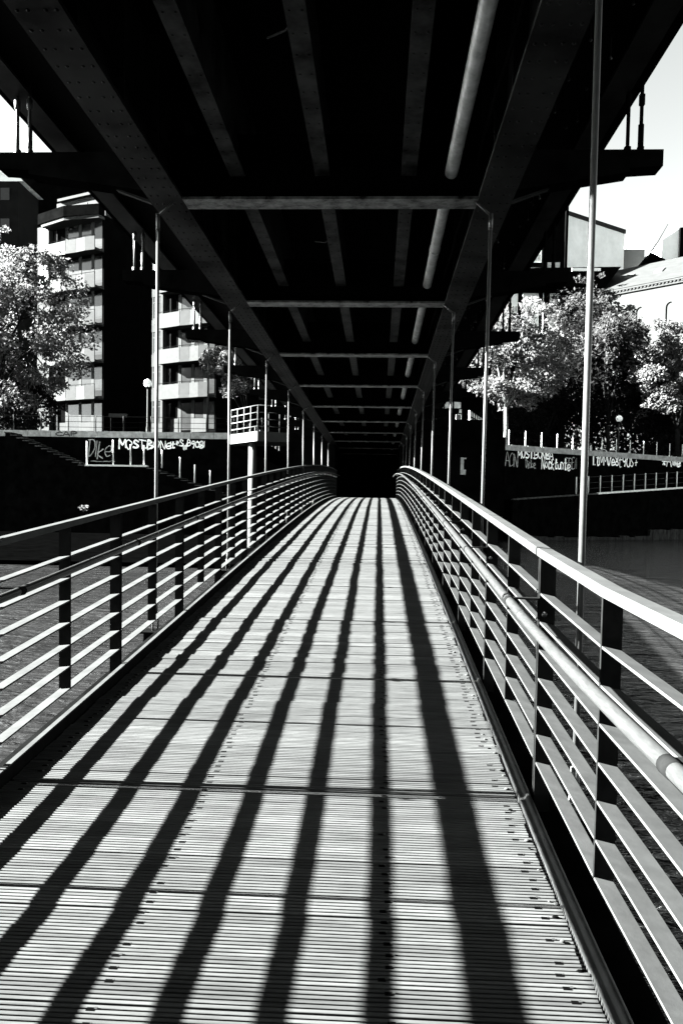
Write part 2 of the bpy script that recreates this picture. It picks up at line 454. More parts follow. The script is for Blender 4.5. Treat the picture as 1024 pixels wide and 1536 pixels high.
for y in [2.0+6*k for k in range(13)]: mb.tube([(0.525, y-0.03, 2.685), (0.525, y+0.03, 2.685)], 0.058, 16)
mb.build('pipe', M_PIPE, via)
MB().box(-3.12, 1.95, YV0, YV1, 3.412, 3.80).build('track_slab', M_SOOT, via)
hall = MB(); hall.box(-3.0, -2.9, YV0, 52, 4.61, 8.4); hall.box(1.75, 1.85, YV0, 52, 4.61, 8.4)  # unseen hall added above the viaduct to shade the right water and quay
hall.exty([(-3.3, 8.404), (2.1, 8.404), (1.6, 9.0), (-2.7, 9.0)], YV0, 52)
hall.box(-3.0, -2.9, YV0, 52, 3.81, 4.606); hall.box(1.75, 1.85, YV0, 52, 3.81, 4.606)
hall.build('added_shade_hall', M_DARKST, via)
for x0, x1 in ((-3.20, -3.125), (1.955, 2.035)):
    MB().box(x0, x1, YV0, YV1, 3.40, 4.6).build('parapet', M_DARKST, via)

# ------------------------------------------------------------------ hangers
def hanger(side):
    """modelled at y = 0 with its foot at z = 0 for the given length"""
def make_hanger(side, y, label):
    xt = -1.81 if side < 0 else 0.838
    xb = -1.785 if side < 0 else 0.815
    zb = D(y)-0.03; zt = ZC-0.02; yt = y+0.10
    h = thing('hanger_rod', (xb, y, zb-0.085), label, 'hanger rod', 'hanger rods holding the footbridge')
    mb = MB(); mb.tube([(xb, y, zb+0.06), (xb+(xt-xb)*0.5, (y+yt)/2, (zb+zt)/2), (xt, yt, zt-0.10)], 0.0135, 10)
    mb.build('rod', M_ROD, h)
    mb = MB()
    for q in (-1, 1):
        mb.tube([(xb+q*0.020, y, zb-0.085), (xb+q*0.022, y, zb), (xb+q*0.010, y, zb+0.07)], 0.008, 8)
    mb.tube([(xb, y, zb+0.05), (xb, y, zb+0.16)], 0.020, 8)
    mb.build('fork', M_ROD, h)
    mb = MB()
    mb.tube([(xt, yt, zt-0.20), (xt, yt, zt-0.075)], 0.017, 8); mb.tube([(xt+side*0.008, yt, zt-0.095), (xt-side*0.115, yt, zt+0.012)], 0.010, 6)
    mb.build('top_clevis', M_ROD, h)
    return h
for side in (-1, 1):
    for k, y in enumerate(Y_HANG):
        sd = 'left' if side < 0 else 'right'
        if k == 0: continue
        make_hanger(side, y, 'slim steel hanger rod on the %s side of the footbridge, %s from the camera' % (sd, ORD[k-1]))

# ------------------------------------------------------------------ water, ground, quays
mb = MB(); mb._add([(-300,-2.6,WATER_Z),(300,-2.6,WATER_Z),(300,160,WATER_Z),(-300,160,WATER_Z)], [(0,1,2,3)])
tag(mb.build('water', M_WATER), kind='structure')
STREET = 4.6
bank = [(-160,50.6),(-60,51.0),(-5.2,52.0),(-5.2,57.2),(8.4,57.2),(27.0,68.5),(70,94),(160,150)]
def w_off(pts, d):          # a line moved sideways towards the canal
    out = []
    for i, p in enumerate(pts):
        a = Vector(pts[max(i-1,0)]); b = Vector(pts[min(i+1,len(pts)-1)]); t = (b-a).normalized()
        out.append((p[0]+t.y*d, p[1]-t.x*d))
    return out
mb = MB(); g = [(-900,50.6)]+bank+[(900,600),(900,1800),(-900,1800)]
mb._add([(x,y,STREET) for x,y in g], [tuple(range(len(g)))])
# cut-out for the passage is left to the abutment; the street starts behind it
tag(mb.build('street', M_ASPHALT), kind='structure')
mb = MB(); mb.box(-300, 300, -80, -2.5, -4, -1.75)
tag(mb.build('near_quay', M_ASPHALT), kind='structure')
mb = MB(); mb.prism([(-80, 24.6), (-30, 24.0), (-14, 23.6), (-3.42, 23.8), (-3.42, 49.3), (-80, 49.3)], -5, WATER_Z+0.14)  # low quay added to fill the dark area left of the bridge
tag(mb.build('added_dark_quay', M_QUAYBLK), kind='structure')
mb = MB(); mb.box(-900, 900, -900, 1800, -6.2, -6.0)
tag(mb.build('ground', M_ASPHALT), kind='structure')

def strip(mb, pts, d0, d1, z0, z1, seg=None):
    """a wall along a plan line between two offsets; z as numbers or one per point"""
    A = w_off(pts, d0); B = w_off(pts, d1); n = len(pts)
    Z0 = z0 if hasattr(z0, '__len__') else [z0]*n; Z1 = z1 if hasattr(z1, '__len__') else [z1]*n
    vs = []; fs = []
    for i in range(n):
        vs += [(A[i][0],A[i][1],Z0[i]),(B[i][0],B[i][1],Z0[i]),(B[i][0],B[i][1],Z1[i]),(A[i][0],A[i][1],Z1[i])]
    for i in range(n-1):
        for k in range(4):
            fs.append((i*4+k, i*4+(k+1)%4, (i+1)*4+(k+1)%4, (i+1)*4+k))
    fs.append((3,2,1,0)); fs.append(tuple((n-1)*4+k for k in range(4)))
    mb._add(vs, fs)
def along(pts, s):
    for i in range(len(pts)-1):
        a = Vector(pts[i]); b = Vector(pts[i+1]); L = (b-a).length
        if s <= L or i == len(pts)-2: return a+(b-a)*(s/L), (b-a).normalized()
        s -= L
def plen(pts): return sum((Vector(pts[i+1])-Vector(pts[i])).length for i in range(len(pts)-1))

LB = [(-160,50.6),(-60,51.0),(-5.2,52.0)]
RB = [(8.4,57.2),(27.0,68.5),(70,94),(160,150)]
def quay_wall(pts, label):
    q = thing('quay_wall', (pts[1][0], pts[1][1], WATER_Z), label, 'quay wall')
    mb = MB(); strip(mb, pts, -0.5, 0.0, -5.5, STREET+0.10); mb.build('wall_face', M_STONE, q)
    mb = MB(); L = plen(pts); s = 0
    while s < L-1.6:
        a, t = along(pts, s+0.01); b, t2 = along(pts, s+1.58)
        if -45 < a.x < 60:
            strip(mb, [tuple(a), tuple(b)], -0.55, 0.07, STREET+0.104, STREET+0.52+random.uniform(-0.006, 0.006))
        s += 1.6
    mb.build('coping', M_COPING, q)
    return q
quay_wall(LB, 'dark left quay wall with pale coping and graffiti, below the apartment towers')
quay_wall(RB, 'dark right quay wall with pale coping and graffiti, below the trees')

def post_rail(name, label, pts, zs, h, step, x_lim, mpost, mrail, bars=3, r=0.035):
    L = plen(pts); n = int(L/step)
    P = []
    for i in range(n+1):
        p, t = along(pts, i*step)
        if x_lim[0] <= p.x <= x_lim[1]:
            P.append((p.x, p.y, zs(p.x) if callable(zs) else zs))
    q = thing(name, P[0], label, 'railing')
    for p in P:
        MB().tube([(p[0],p[1],p[2]), (p[0],p[1],p[2]+h)], r, 6).build('post', mpost, q)
    for b in range(bars):
        hh = h*(b+0.85)/bars
        MB().tube([(p[0],p[1],p[2]+hh) for p in P], 0.018, 6).build('rail', mrail, q)
    return q
post_rail('quay_railing', 'slim dark railing on top of the left quay wall in front of the towers', w_off(LB, -0.25), STREET+0.50, 1.1, 1.9, (-40, -5.4), M_PANEL2, M_DARKST)
post_rail('quay_railing', 'row of pale railing posts on top of the right quay wall under the trees', w_off(RB, -0.25), STREET+0.50, 1.15, 1.62, (8.0, 36), M_BLIND, M_DARKST, 2)

# ramp on the right bank
rampz = lambda x: 0.95+(x-8.4)*0.087
RP = [(8.4,57.2),(27.0,68.5),(40,76.2)]
rp = thing('quay_ramp', (8.4, 57.2, WATER_Z), 'stone ramp with bright edge climbing along the right quay wall', 'ramp')
mb = MB(); strip(mb, RP, 0.004, 2.2, -5.4, [rampz(p[0]) for p in RP]); mb.build('ramp_body', M_STONE, rp)
mb = MB()
Q = [(8.4+1.8*k, 57.2+1.8*k*0.6075) for k in range(11)]
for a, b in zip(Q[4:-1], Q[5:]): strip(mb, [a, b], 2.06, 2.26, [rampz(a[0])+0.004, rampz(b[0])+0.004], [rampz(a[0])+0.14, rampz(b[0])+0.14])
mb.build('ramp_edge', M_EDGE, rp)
mb = MB()
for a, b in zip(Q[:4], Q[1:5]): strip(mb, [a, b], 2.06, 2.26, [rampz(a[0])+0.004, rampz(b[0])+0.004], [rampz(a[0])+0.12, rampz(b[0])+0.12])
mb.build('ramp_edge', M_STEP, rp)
post_rail('ramp_railing', 'railing with pale posts on the ramp below the right bank graffiti', w_off(RP, 2.1), lambda x: rampz(x-1.2)+0.13, 1.3, 1.25, (14.2, 40), M_BLIND, M_STEP, 3, 0.045)
# limed stones at the waterline
mb = MB()
for i in range(26):
    t = 0.03+i*0.036; x = 10.2+20*t; y = 55.6+20*t*0.6075-0.32
    top = WATER_Z+random.uniform(0.15, 0.32)+(0.55 if 15 <= i <= 25 else 0)
    mb.box(x, x+0.70, y-0.1, y+0.7, WATER_Z-1, top)
tag(mb.build('waterline_stones', M_STAIN), 'row of limed stone blocks at the waterline of the right bank', 'stone footing')

# stairs on the left bank
def stair(x0, z0, x1, z1, n, yf, yb, root, mb_side, mb_tread):
    for i in range(n):
        xa = x0+(x1-x0)*i/n; xb = x0+(x1-x0)*(i+1)/n; z = z0+(z1-z0)*(i+1)/n
        mb_side.box(xa, xb, yf, yb, -5, z-0.061); mb_tread.box(xa-0.05, xb, yf-0.04, yb, z-0.06, z)
st = thing('quay_stairs', (-19, 50.2, WATER_Z), 'dark stone stairs with a bright landing edge going down the left quay wall', 'stairs')
a = at(8, 644, 49.4); b = at(128, 697, 49.4); c = at(221, 697, 49.4); d = at(345, 742, 49.4)
sd, tr = MB(), MB()
stair(a.x, a.z, b.x, b.z, 13, 49.4, 51.0, st, sd, tr); tr.build('upper_treads', M_STEP, st); tr = MB()
sd.box(b.x, c.x, 49.4, 51.1, -5, b.z-0.09)
stair(c.x, b.z, d.x, d.z, 12, 49.4, 51.2, st, sd, tr)
sd.box(d.x, -6.0, 49.4, 51.2, -5, d.z-0.06)
sd.build('stair_wall', M_STONE, st); tr.build('lower_treads', M_STEP, st)
MB().box(b.x+0.02, c.x, 49.34, 49.7, b.z-0.085, b.z+0.02).build('landing_edge', M_BLIND, st)
srl = thing('stair_railing', (b.x, 49.6, b.z), 'pale railing posts following the dark stairs down the left bank', 'railing')
for px, top, bot in ((131, 662, 697), (170, 660, 697), (196, 667, 697), (216, 668, 697), (243, 675, 702), (270, 686, 718), (292, 697, 726), (315, 706, 734)):
    p0 = at(px, bot, 49.45); p1 = at(px, top, 49.45)
    MB().tube([p0, (p0.x, p0.y, p1.z)], 0.05, 6).build('post', M_BLIND if px > 200 else M_COPING, srl)

# ------------------------------------------------------------------ graffiti
GLY = {
 'M': [[(0,0),(0.05,1),(0.5,0.35),(0.95,1),(1,0)]], 'O': [[(0.5,1),(0.1,0.8),(0.05,0.3),(0.4,0),(0.85,0.15),(0.95,0.7),(0.6,1),(0.45,0.97)]],
 'S': [[(0.9,0.85),(0.5,1),(0.15,0.78),(0.5,0.52),(0.85,0.28),(0.5,0),(0.05,0.12)]], 'T': [[(0,0.97),(1,1)],[(0.5,1),(0.48,0)]],
 'B': [[(0.1,0),(0.1,1),(0.7,0.9),(0.75,0.65),(0.15,0.52),(0.85,0.4),(0.8,0.08),(0.1,0)]], 'N': [[(0.05,0),(0.1,1),(0.85,0.05),(0.95,1)]],
 'E': [[(0.9,1),(0.15,0.98),(0.1,0),(0.95,0.03)],[(0.12,0.52),(0.75,0.55)]], 'A': [[(0,0),(0.45,1),(0.95,0)],[(0.2,0.38),(0.8,0.38)]],
 'D': [[(0.1,0.95),(0.25,0.0),(0.9,0.5),(0.75,0.95),(0.0,0.9)]], 'I': [[(0.45,1),(0.4,0)]], 'i': [[(0.5,0.6),(0.4,0)],[(0.55,0.85),(0.56,0.92)]],
 'k': [[(0.1,1),(0.1,0)],[(0.7,0.6),(0.12,0.3),(0.8,0)]], 'e': [[(0.1,0.3),(0.85,0.4),(0.7,0.65),(0.3,0.6),(0.1,0.25),(0.4,0),(0.9,0.1)]],
 'o': [[(0.5,0.65),(0.1,0.45),(0.2,0.05),(0.7,0.02),(0.9,0.4),(0.5,0.65)]], 'c': [[(0.9,0.55),(0.4,0.65),(0.1,0.3),(0.4,0),(0.9,0.1)]],
 'l': [[(0.4,1),(0.5,0)]], 'N2': [[(0.0,0),(0.05,1),(0.7,0.1),(0.75,1)]], 'r': [[(0.2,0.6),(0.2,0)],[(0.2,0.4),(0.8,0.62)]],
 'u': [[(0.1,0.6),(0.2,0.05),(0.75,0.1),(0.8,0.6)]], 't': [[(0.5,1),(0.45,0.05),(0.8,0)],[(0.1,0.65),(0.9,0.68)]], 'n': [[(0.1,0),(0.12,0.6),(0.7,0.55),(0.8,0)]],
 'V': [[(0,1),(0.45,0),(0.95,1)]], '.': [[(0.4,0.0),(0.55,0.06)]], '8': [[(0.5,0.5),(0.1,0.8),(0.5,1),(0.9,0.8),(0.5,0.5),(0.05,0.2),(0.5,0),(0.95,0.2),(0.5,0.5)]],
 '9': [[(0.85,0.7),(0.5,0.5),(0.15,0.75),(0.5,1),(0.88,0.75),(0.6,0)]], '+': [[(0.5,0.75),(0.5,0.1)],[(0.1,0.45),(0.9,0.45)]],
 'W': [[(0,1),(0.25,0),(0.5,0.7),(0.75,0),(1,1)]], '*': [[(0.1,0.5),(0.9,0.6)],[(0.3,0.9),(0.6,0.2)],[(0.65,0.9),(0.3,0.2)]],
 '_': [[(0,0),(0.5,0.06),(1,0.02)]], '/': [[(0.2,0),(0.6,1)]], 'C': [[(0.9,0.85),(0.5,1),(0.1,0.6),(0.3,0.05),(0.9,0.15)]], 'P': [[(0.1,0),(0.15,1),(0.8,0.85),(0.75,0.5),(0.15,0.45)]],
}
def smooth(pl):
    if len(pl) < 3: return pl
    out = [pl[0]]
    for i in range(len(pl)-1):
        p0 = pl[max(i-1,0)]; p1 = pl[i]; p2 = pl[i+1]; p3 = pl[min(i+2,len(pl)-1)]
        for t in (0.25, 0.5, 0.75, 1.0):
            out.append(tuple(0.5*((2*p1[q])+(-p0[q]+p2[q])*t+(2*p0[q]-5*p1[q]+4*p2[q]-p3[q])*t*t+(-p0[q]+3*p1[q]-3*p2[q]+p3[q])*t**3) for q in (0,1)))
    return out
def wall_writing(text, line, s0, z0, w, h, stroke, material, label, d=0.006, slant=0.0, jit=0.05):
    """strokes of spray paint, a thin coat of paint on the wall that runs along the plan line"""
    mb = MB(); s = s0
    for ch in text:
        if ch == ' ': s += w*0.5; continue
        cw = w*(0.35 if ch in '.Iil/' else 1.0)
        jz = random.uniform(-jit, jit)*h; jh = h*random.uniform(0.9, 1.1)
        for pl in GLY[ch]:
            sp = smooth([(u+random.uniform(-.09, .09), v+random.uniform(-.08, .08)) for u, v in pl]); sw = stroke*random.uniform(0.65, 1.35)
            for (u0, v0), (u1, v1) in zip(sp[:-1], sp[1:]):
                a = (s+u0*cw+slant*v0*h, z0+jz+v0*jh); b = (s+u1*cw+slant*v1*h, z0+jz+v1*jh)
                dx, dz = b[0]-a[0], b[1]-a[1]; ln = math.hypot(dx, dz) or 1e-6
                w_ = sw*random.uniform(0.8, 1.2)
                nx, nz = -dz/ln*w_/2, dx/ln*w_/2; ex, ez = dx/ln*w_*0.3, dz/ln*w_*0.3
                q = [(a[0]-ex+nx, a[1]-ez+nz), (b[0]+ex+nx, b[1]+ez+nz), (b[0]+ex-nx, b[1]+ez-nz), (a[0]-ex-nx, a[1]-ez-nz)]
                vs = []
                for (ss, zz) in q:
                    p, t = along(line, ss)
                    vs.append((p.x+t.y*d, p.y-t.x*d, zz))
                mb._add(vs, [(3,2,1,0)])
                d += 0.00012
        s += cw*random.uniform(0.92, 1.14)
    return tag(mb.build('graffiti', material), label, 'graffiti')
def s_of(line, x):
    s = 0
    for i in range(len(line)-1):
        a = Vector(line[i]); b = Vector(line[i+1])
        if x <= b.x or i == len(line)-2: return s+(x-a.x)/(b.x-a.x)*(b-a).length
        s += (b-a).length
def zpix(px, py, Y): return at(px, py, Y).z
sL = lambda px: s_of(LB, at(px, 660, 51.6).x)
wall_writing('MOST.BONe', LB, sL(178), zpix(215, 672.5, 51.6), 0.42, 0.55, 0.085, M_PAINT, 'white graffiti lettering MOST.BONE under the left coping')
wall_writing('DIke', LB, sL(130), zpix(150, 686, 51.6), 0.52, 1.15, 0.075, M_PAINT2, 'grey scrawled graffiti word DIKE beside the landing of the left stairs', slant=0.1)
wall_writing('/t*SWB9O8/', LB, sL(254), zpix(275, 671, 51.6), 0.26, 0.42, 0.075, M_PAINT, 'small tangled white graffiti tag right of MOST.BONE on the left wall', jit=0.3)
wall_writing('____', LB, sL(136), zpix(150, 692, 51.6), 0.4, 0.3, 0.06, M_PAINT2, 'grey scribbled underline below the word DIKE', slant=0.2)
wall_writing('CAP', LB, sL(84), STREET+0.16, 0.5, 0.28, 0.06, M_PAINT3, 'black graffiti loops on the pale left coping', d=0.09)
def sR(px):
    # where the sight line meets the right bank
    for i in range(400):
        s = i*0.1; p, t = along(RB, s)
        q = at(px, 680, p.y)
        if q.x <= p.x: return s
    return s
def zR(px, py):
    p, t = along(RB, sR(px)); return at(px, py, p.y).z
wall_writing('MOST.BONBA', RB, sR(776), zR(800, 687.5), 0.37, 0.58, 0.085, M_PAINT, 'white graffiti lettering MOST.BONBA under the right coping')
wall_writing('Dicke', RB, sR(788), zR(800, 702), 0.22, 0.6, 0.06, M_PAINT2, 'grey graffiti word Dicke below MOST.BONBA', slant=-0.1)
wall_writing('Nocktunte', RB, sR(811), zR(840, 704), 0.32, 0.72, 0.085, M_PAINT, 'white joined graffiti word beginning with N below MOST.BONBA', jit=0.12)
wall_writing('BRCN'.replace('R','A'), RB, sR(750), zR(760, 699), 0.42, 0.95, 0.06, M_PAINT2, 'faded grey graffiti capitals left of Dicke on the right wall')
wall_writing('EEE/l', RB, sR(846), zR(860, 703), 0.34, 0.8, 0.05, M_PAINT2, 'grey graffiti dashes at the end of the joined word on the right wall')
wall_writing('I.tMMVe8t9OS+', RB, sR(888), zR(925, 699), 0.42, 0.8, 0.085, M_PAINT, 'long white graffiti row of letters and eights above the ramp railing')
wall_writing('*AWe', RB, sR(992), zR(1005, 699), 0.62, 0.75, 0.11, M_PAINT, 'bold white graffiti at the right end of the quay wall')
wall_writing('t/I', RB, sR(871), zR(871, 698), 0.4, 0.8, 0.07, M_PAINT, 'small white graffiti cross mark beside the nearest right hanger rod')

# ------------------------------------------------------------------ lookout platform on a white column
pl = thing('lookout_platform', (-5.35, 33.6, WATER_Z), 'white round column carrying a small railed lookout platform left of the footbridge', 'platform')
zt = at(365, 648, 33.5).z
A_ = at(345, 650, 34.9); B_ = at(386, 650, 33.0); C_ = at(437, 650, 33.7)
ring = [(A_.x,34.9),(B_.x,33.0),(C_.x,33.7),(C_.x-0.5,35.6),(A_.x,36.0)]
MB().prism(ring, zt-0.42, zt).build('slab', M_WHITE, pl)
MB().box(A_.x+0.02, A_.x+1.1, 36.004, 51.9, zt-0.4, zt-0.02).build('gangway', M_DARKST, pl)
cx = at(378.5, 700, 34.2).x
mb = MB(); mb.tube([(cx,34.25,WATER_Z-1.5),(cx,34.25,zt-0.423)], 0.19, 20); mb.build('column', M_WHITE, pl)
def rail_between(p, q, n, parent, m):
    mb = MB(); p = Vector(p); q = Vector(q)
    for i in range(n+1):
        a = p+(q-p)*i/n; mb.tube([(a.x,a.y,zt),(a.x,a.y,zt+1.12)], 0.028, 6)
    for h in (0.22, 0.52, 0.82, 1.12):
        mb.tube([(p.x,p.y,zt+h),(q.x,q.y,zt+h)], 0.022, 6)
    return mb.build('guard_rail', m, parent)
rail_between((A_.x+0.05,34.95,0), (B_.x,33.08,0), 4, pl, M_WHITE)
rail_between((B_.x,33.08,0), (C_.x-0.05,33.75,0), 3, pl, M_PANEL2)
rail_between((A_.x+0.05,34.95,0), (A_.x+0.05,51.8,0), 10, pl, M_WHITE)

# ------------------------------------------------------------------ abutment where the bridge ends
ab = thing('bridge_abutment', (-0.45, 28.9, WATER_Z), 'black brick abutment closing the view at the far end of the footbridge', 'abutment')
mb = MB()
mb.box(-3.4, -1.66, 28.75, 52, -5, 3.46); mb.box(0.76, 4.5, 28.9, 57, -5, 3.46)
mb.box(-1.66, 0.76, 34.0, 52, -5, 3.46); mb.box(-1.66, 0.76, 28.72, 34.0, -5, D(28.7)-0.02)
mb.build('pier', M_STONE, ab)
mb = MB(); mb.box(4.504, 8.4, 52, 58, -5, STREET+0.5); mb.box(-5.2, -3.404, 50.5, 58, -5, STREET+0.5)
mb.build('wing_wall', M_STONE, ab)
p = at(692, 712, 28.85)
pm = MB(); pm.box(p.x-0.05, p.x+0.15, 28.87, 28.898, p.z, p.z+0.19); pm.box(p.x-0.05, p.x+0.07, 28.87, 28.898, p.z+0.191, p.z+0.64); pm.box(p.x+0.071, p.x+0.16, 28.87, 28.898, p.z+0.58, p.z+0.63)
tag(pm.build('notice_board', M_COPING), 'narrow grey notice board on the black abutment right of the footbridge', 'notice board')

# ------------------------------------------------------------------ buildings
def frame(origin, ang):
    return Matrix.Translation(Vector(origin)) @ Matrix.Rotation(ang, 4, 'Z')
def tower(label, O, ang, z_first, n, strip_w, bal_w, H, depth, penthouse, core, door_bright):
    """facade frame: x along the facade, -y out of it, z up; z_first = parapet top of the lowest balcony"""
    T = frame((O[0], O[1], 0), ang)
    t = thing('apartment_block', (O[0], O[1], STREET), label, 'apartment block')
    W = strip_w+bal_w
    ztop = z_first+(n-1)*H+1.75
    # recessed loggia back wall and window strip
    mb = MB(T)
    mb.box(strip_w-0.12, strip_w+0.12, -0.5, 0.0, STREET-0.2, ztop)
    for k in range(-1, n):
        zf = z_first+k*H-1.05
        # pilasters between the openings
        for u in (0.30, 0.56, 0.80):
            x = strip_w+bal_w*u
            mb.box(x-0.17, x+0.17, -0.06, 0.0, zf, zf+H-0.02)
        mb.box(strip_w+bal_w*0.12, strip_w+bal_w*0.30-0.18, -0.058, 0.0, zf, zf+1.25)
        mb.box(strip_w+bal_w*0.56+0.18, strip_w+bal_w*0.80-0.18, -0.058, 0.0, zf, zf+1.2)
    mb.build('loggia_wall', M_WALLW, t)
    mb = MB(T)
    mb.box(0.02, W-0.02, 0.0, depth, STREET-0.2, ztop+0.5)
    mb.build('wall', M_BLACKW, t)
    for k in range(-1, n):
        zf = z_first+k*H-1.05
        # window of the strip: frame, glass, spandrel
        w = MB(T)
        x0, x1, z0, z1 = 0.06, strip_w-0.14, zf+0.92, zf+H-0.12
        w.box(x0, x1, -0.06, -0.004, z0, z0+0.09); w.box(x0, x1, -0.06, -0.004, z1-0.09, z1)
        for x in (x0, x0+(x1-x0)*0.42, x1-0.09): w.box(x, x+0.09, -0.058, -0.004, z0+0.091, z1-0.091)
        w.box(x0+0.09, x1-0.09, -0.056, -0.004, z1-0.62, z1-0.54)
        wf = w.build('window', M_WALLW, t)
        MB(T).box(x0+0.05, x1-0.05, -0.03, -0.001, z0+0.05, z1-0.05).build('pane', M_GLASS if k < 3 else M_BLIND, wf)
        MB(T).box(0.02, strip_w-0.12, -0.08, -0.001, zf-0.20, zf+0.90).build('spandrel', M_PANEL2, t)
        # loggia openings
        for ua, ub, dz0 in ((0.03, 0.115, 0.2), (0.32, 0.53, 0.2), (0.59, 0.775, 1.22), (0.83, 0.97, 0.2)):
            w = MB(T); w.box(strip_w+bal_w*ua, strip_w+bal_w*ub, -0.03, -0.002, zf+dz0, zf+H-0.5); w.build('window', M_GLASS, t)
        if k < 0: continue
        # balcony: a slab and a faceted parapet
        b0, b1 = strip_w+0.0, W
        pl_ = [(b0, 0.0), (b0, -1.15), (b0+bal_w*0.48, -1.36), (b0+bal_w*0.66, -1.28), (b0+bal_w*0.84, -1.34), (b1, -1.22), (b1, 0.0)]
        bs = MB(T); bs.prism([(x, y) for x, y in pl_], zf-0.20, zf-0.02)
        bal = bs.build('balcony', M_WALLW, t)
        pr = MB(T); pts = pl_[1:6]
        inn = [(x*1.0+(-0.0), y+0.09) for x, y in pts]
        for i in range(len(pts)-1):
            a, b = pts[i], pts[i+1]; c, d_ = inn[i+1], inn[i]
            e = 0.012
            ax = a[0]+(b[0]-a[0])*e; bx = b[0]-(b[0]-a[0])*e
            pr.hexa([(ax,a[1],zf-0.26),(bx,b[1],zf-0.26),(bx,c[1],zf-0.26),(ax,d_[1],zf-0.26),
                     (ax,a[1],zf+0.98),(bx,b[1],zf+0.98),(bx,c[1],zf+0.98),(ax,d_[1],zf+0.98)])
        pr.build('parapet', M_PANEL, bal)
        rl = MB(T); rl.tube([(x, y+0.05, zf+1.14) for x, y in pts], 0.025, 5)
        for x, y in pts: rl.tube([(x, y+0.05, zf+0.95), (x, y+0.05, zf+1.14)], 0.018, 5)
        rl.build('rail', M_DARKST, bal)
    if penthouse:
        mb = MB(T); zr = ztop
        pl_ = [(strip_w-0.2, 0.0), (strip_w-0.2, -1.15), (strip_w+bal_w*0.48, -1.6), (W+0.05, -0.75), (W+0.05, 0.0)]
        mb.prism(pl_, zr-0.02, zr+0.28); mb.build('canopy', M_WALLW, t)
        mb = MB(T); mb.prism([(strip_w-0.6, 0.0), (strip_w-0.6, -1.2), (strip_w+bal_w*0.5, -1.75), (W+0.1, -0.8), (W+0.1, 0.0)], zr+0.284, zr+1.25); mb.build('fascia', M_BLACKW, t)
        mb = MB(T); mb.box(strip_w-0.2, W-0.6, 0.8, 5, zr+0.6, zr+2.9); mb.box(strip_w+0.3, W-0.2, 0.4, 5.2, zr+2.904, zr+3.15); ph = mb.build('penthouse', M_WALLW, t)
        mb = MB(T); 
        for x in (0.2, 1.6, 3.0): mb.box(strip_w+x, strip_w+x+0.9, 0.77, 0.798, zr+1.5, zr+2.4)
        mb.build('window', M_GLASS, ph)
    if core:
        mb = MB(T); x0, x1, y0, y1, zz = core; mb.box(x0, x1, y0, y1, STREET-0.2, zz); mb.build('core_wall', M_BLACKW, t)
    return t
ANG = -0.42
O1 = at(57, 600, 76.0)
tower('nearer pale apartment tower with stacked faceted balconies behind the big left tree', (O1.x, 76.0), ANG, 11.4, 5, 1.98, 6.8, 3.45, 5.0, True, None, False)
O2 = at(228, 600, 69.0)
tower('farther apartment tower with pale balconies left of the footbridge hangers', (O2.x, 69.0), ANG, 10.8, 5, 1.5, 5.58, 3.09, 6.0, False, None, False)
def block(name, label, cat, px0, px1, py_top, Y, depth, m, zb=STREET-0.1):
    a = at(px0, py_top, Y); b = at(px1, py_top, Y)
    t = thing(name, ((a.x+b.x)/2, Y, STREET), label, cat)
    MB().box(a.x, b.x, Y, Y+depth, zb, max(a.z, b.z)).build('wall', m, t)
    return t, a, b
t, a, b = block('dark_house', 'dark high-rise block rising behind the left tower up to the viaduct arm', 'building', -40, 227, 262, 92, 8, M_BLACKW)
MB().box(a.x-0.4, b.x+0.4, 91.6, 100.4, a.z+0.004, a.z+0.6).build('roof', M_BLACKW, t)
for i in range(5):
    p = at(5, 480-45*i, 91.97)
    MB().box(p.x-0.6, p.x+0.5, 91.9, 91.996, p.z, p.z+1.1).build('window', M_PANEL2 if i == 4 else M_GLASS, t)
t, a, b = block('left_house'.replace('left_', 'corner_'), 'dark house with a small lit gable at the left picture edge', 'building', -60, 28, 272, 84, 5, mat('dim_render', 0.003375, 0.9, 0.3, 1.0, spec=0.01))
q = at(8, 240, 83); MB().exty([(q.x-2.5, a.z+0.004), (q.x+1.6, a.z+0.004), (q.x-1.2, a.z+2.3)], 84, 89).build('roof', M_WALLG, t)
for k_ in range(4):
    q = at(8, 300+46*k_, 83.95); MB().box(q.x-0.5, q.x+0.5, 83.93, 83.996, q.z, q.z+1.3).build('window', M_GLASS, t)
t, a, b = block('low_house', 'low dark building under the viaduct behind the lookout platform', 'building', 338, 500, 560, 86, 8, M_BLACKW)
for px in (352, 372, 395, 418):
    q = at(px, 600, 85.97); MB().box(q.x-0.5, q.x+0.5, 85.95, 85.996, q.z, q.z+1.6).build('window', M_PANEL2, t)
MB().box(a.x-0.2, b.x+0.2, 85.7, 94.3, a.z+0.004, a.z+0.4).build('roof', M_PANEL2, t)

# station house right under the viaduct
t = thing('station_house', (7.5, 62, STREET), 'dark station house with a bright gridded glass wall right of the hangers', 'building')
a = at(655, 560, 63); b = at(735, 560, 63)
MB().box(a.x, at(690, 560, 63).x, 62.3, 70, STREET-0.1, 13.0).build('wall', M_BLACKW, t)
for (px0, px1, py0, py1, m) in ((662, 691, 603, 612, M_COPING), (662, 691, 646, 653, M_COPING), (664, 674, 637, 645, M_COPING), (683, 692, 614, 619, M_COPING)):
    p = at(px0, py1, 62.2); q = at(px1, py0, 62.2); MB().box(p.x, q.x, 62.22, 62.298, p.z, q.z).build('cornice', m, t)
p = at(683, 643, 62.2); q = at(692, 622, 62.2)
w = MB(); w.box(p.x, p.x+0.06, 62.2, 62.297, p.z, q.z); w.box(q.x-0.06, q.x, 62.2, 62.297, p.z, q.z); w.box(p.x, q.x, 62.21, 62.296, q.z+0.001, q.z+0.06); wf = w.build('window', M_COPING, t)
MB().box(p.x+0.07, q.x-0.07, 62.25, 62.295, p.z, q.z).build('pane', M_GLASS, wf)
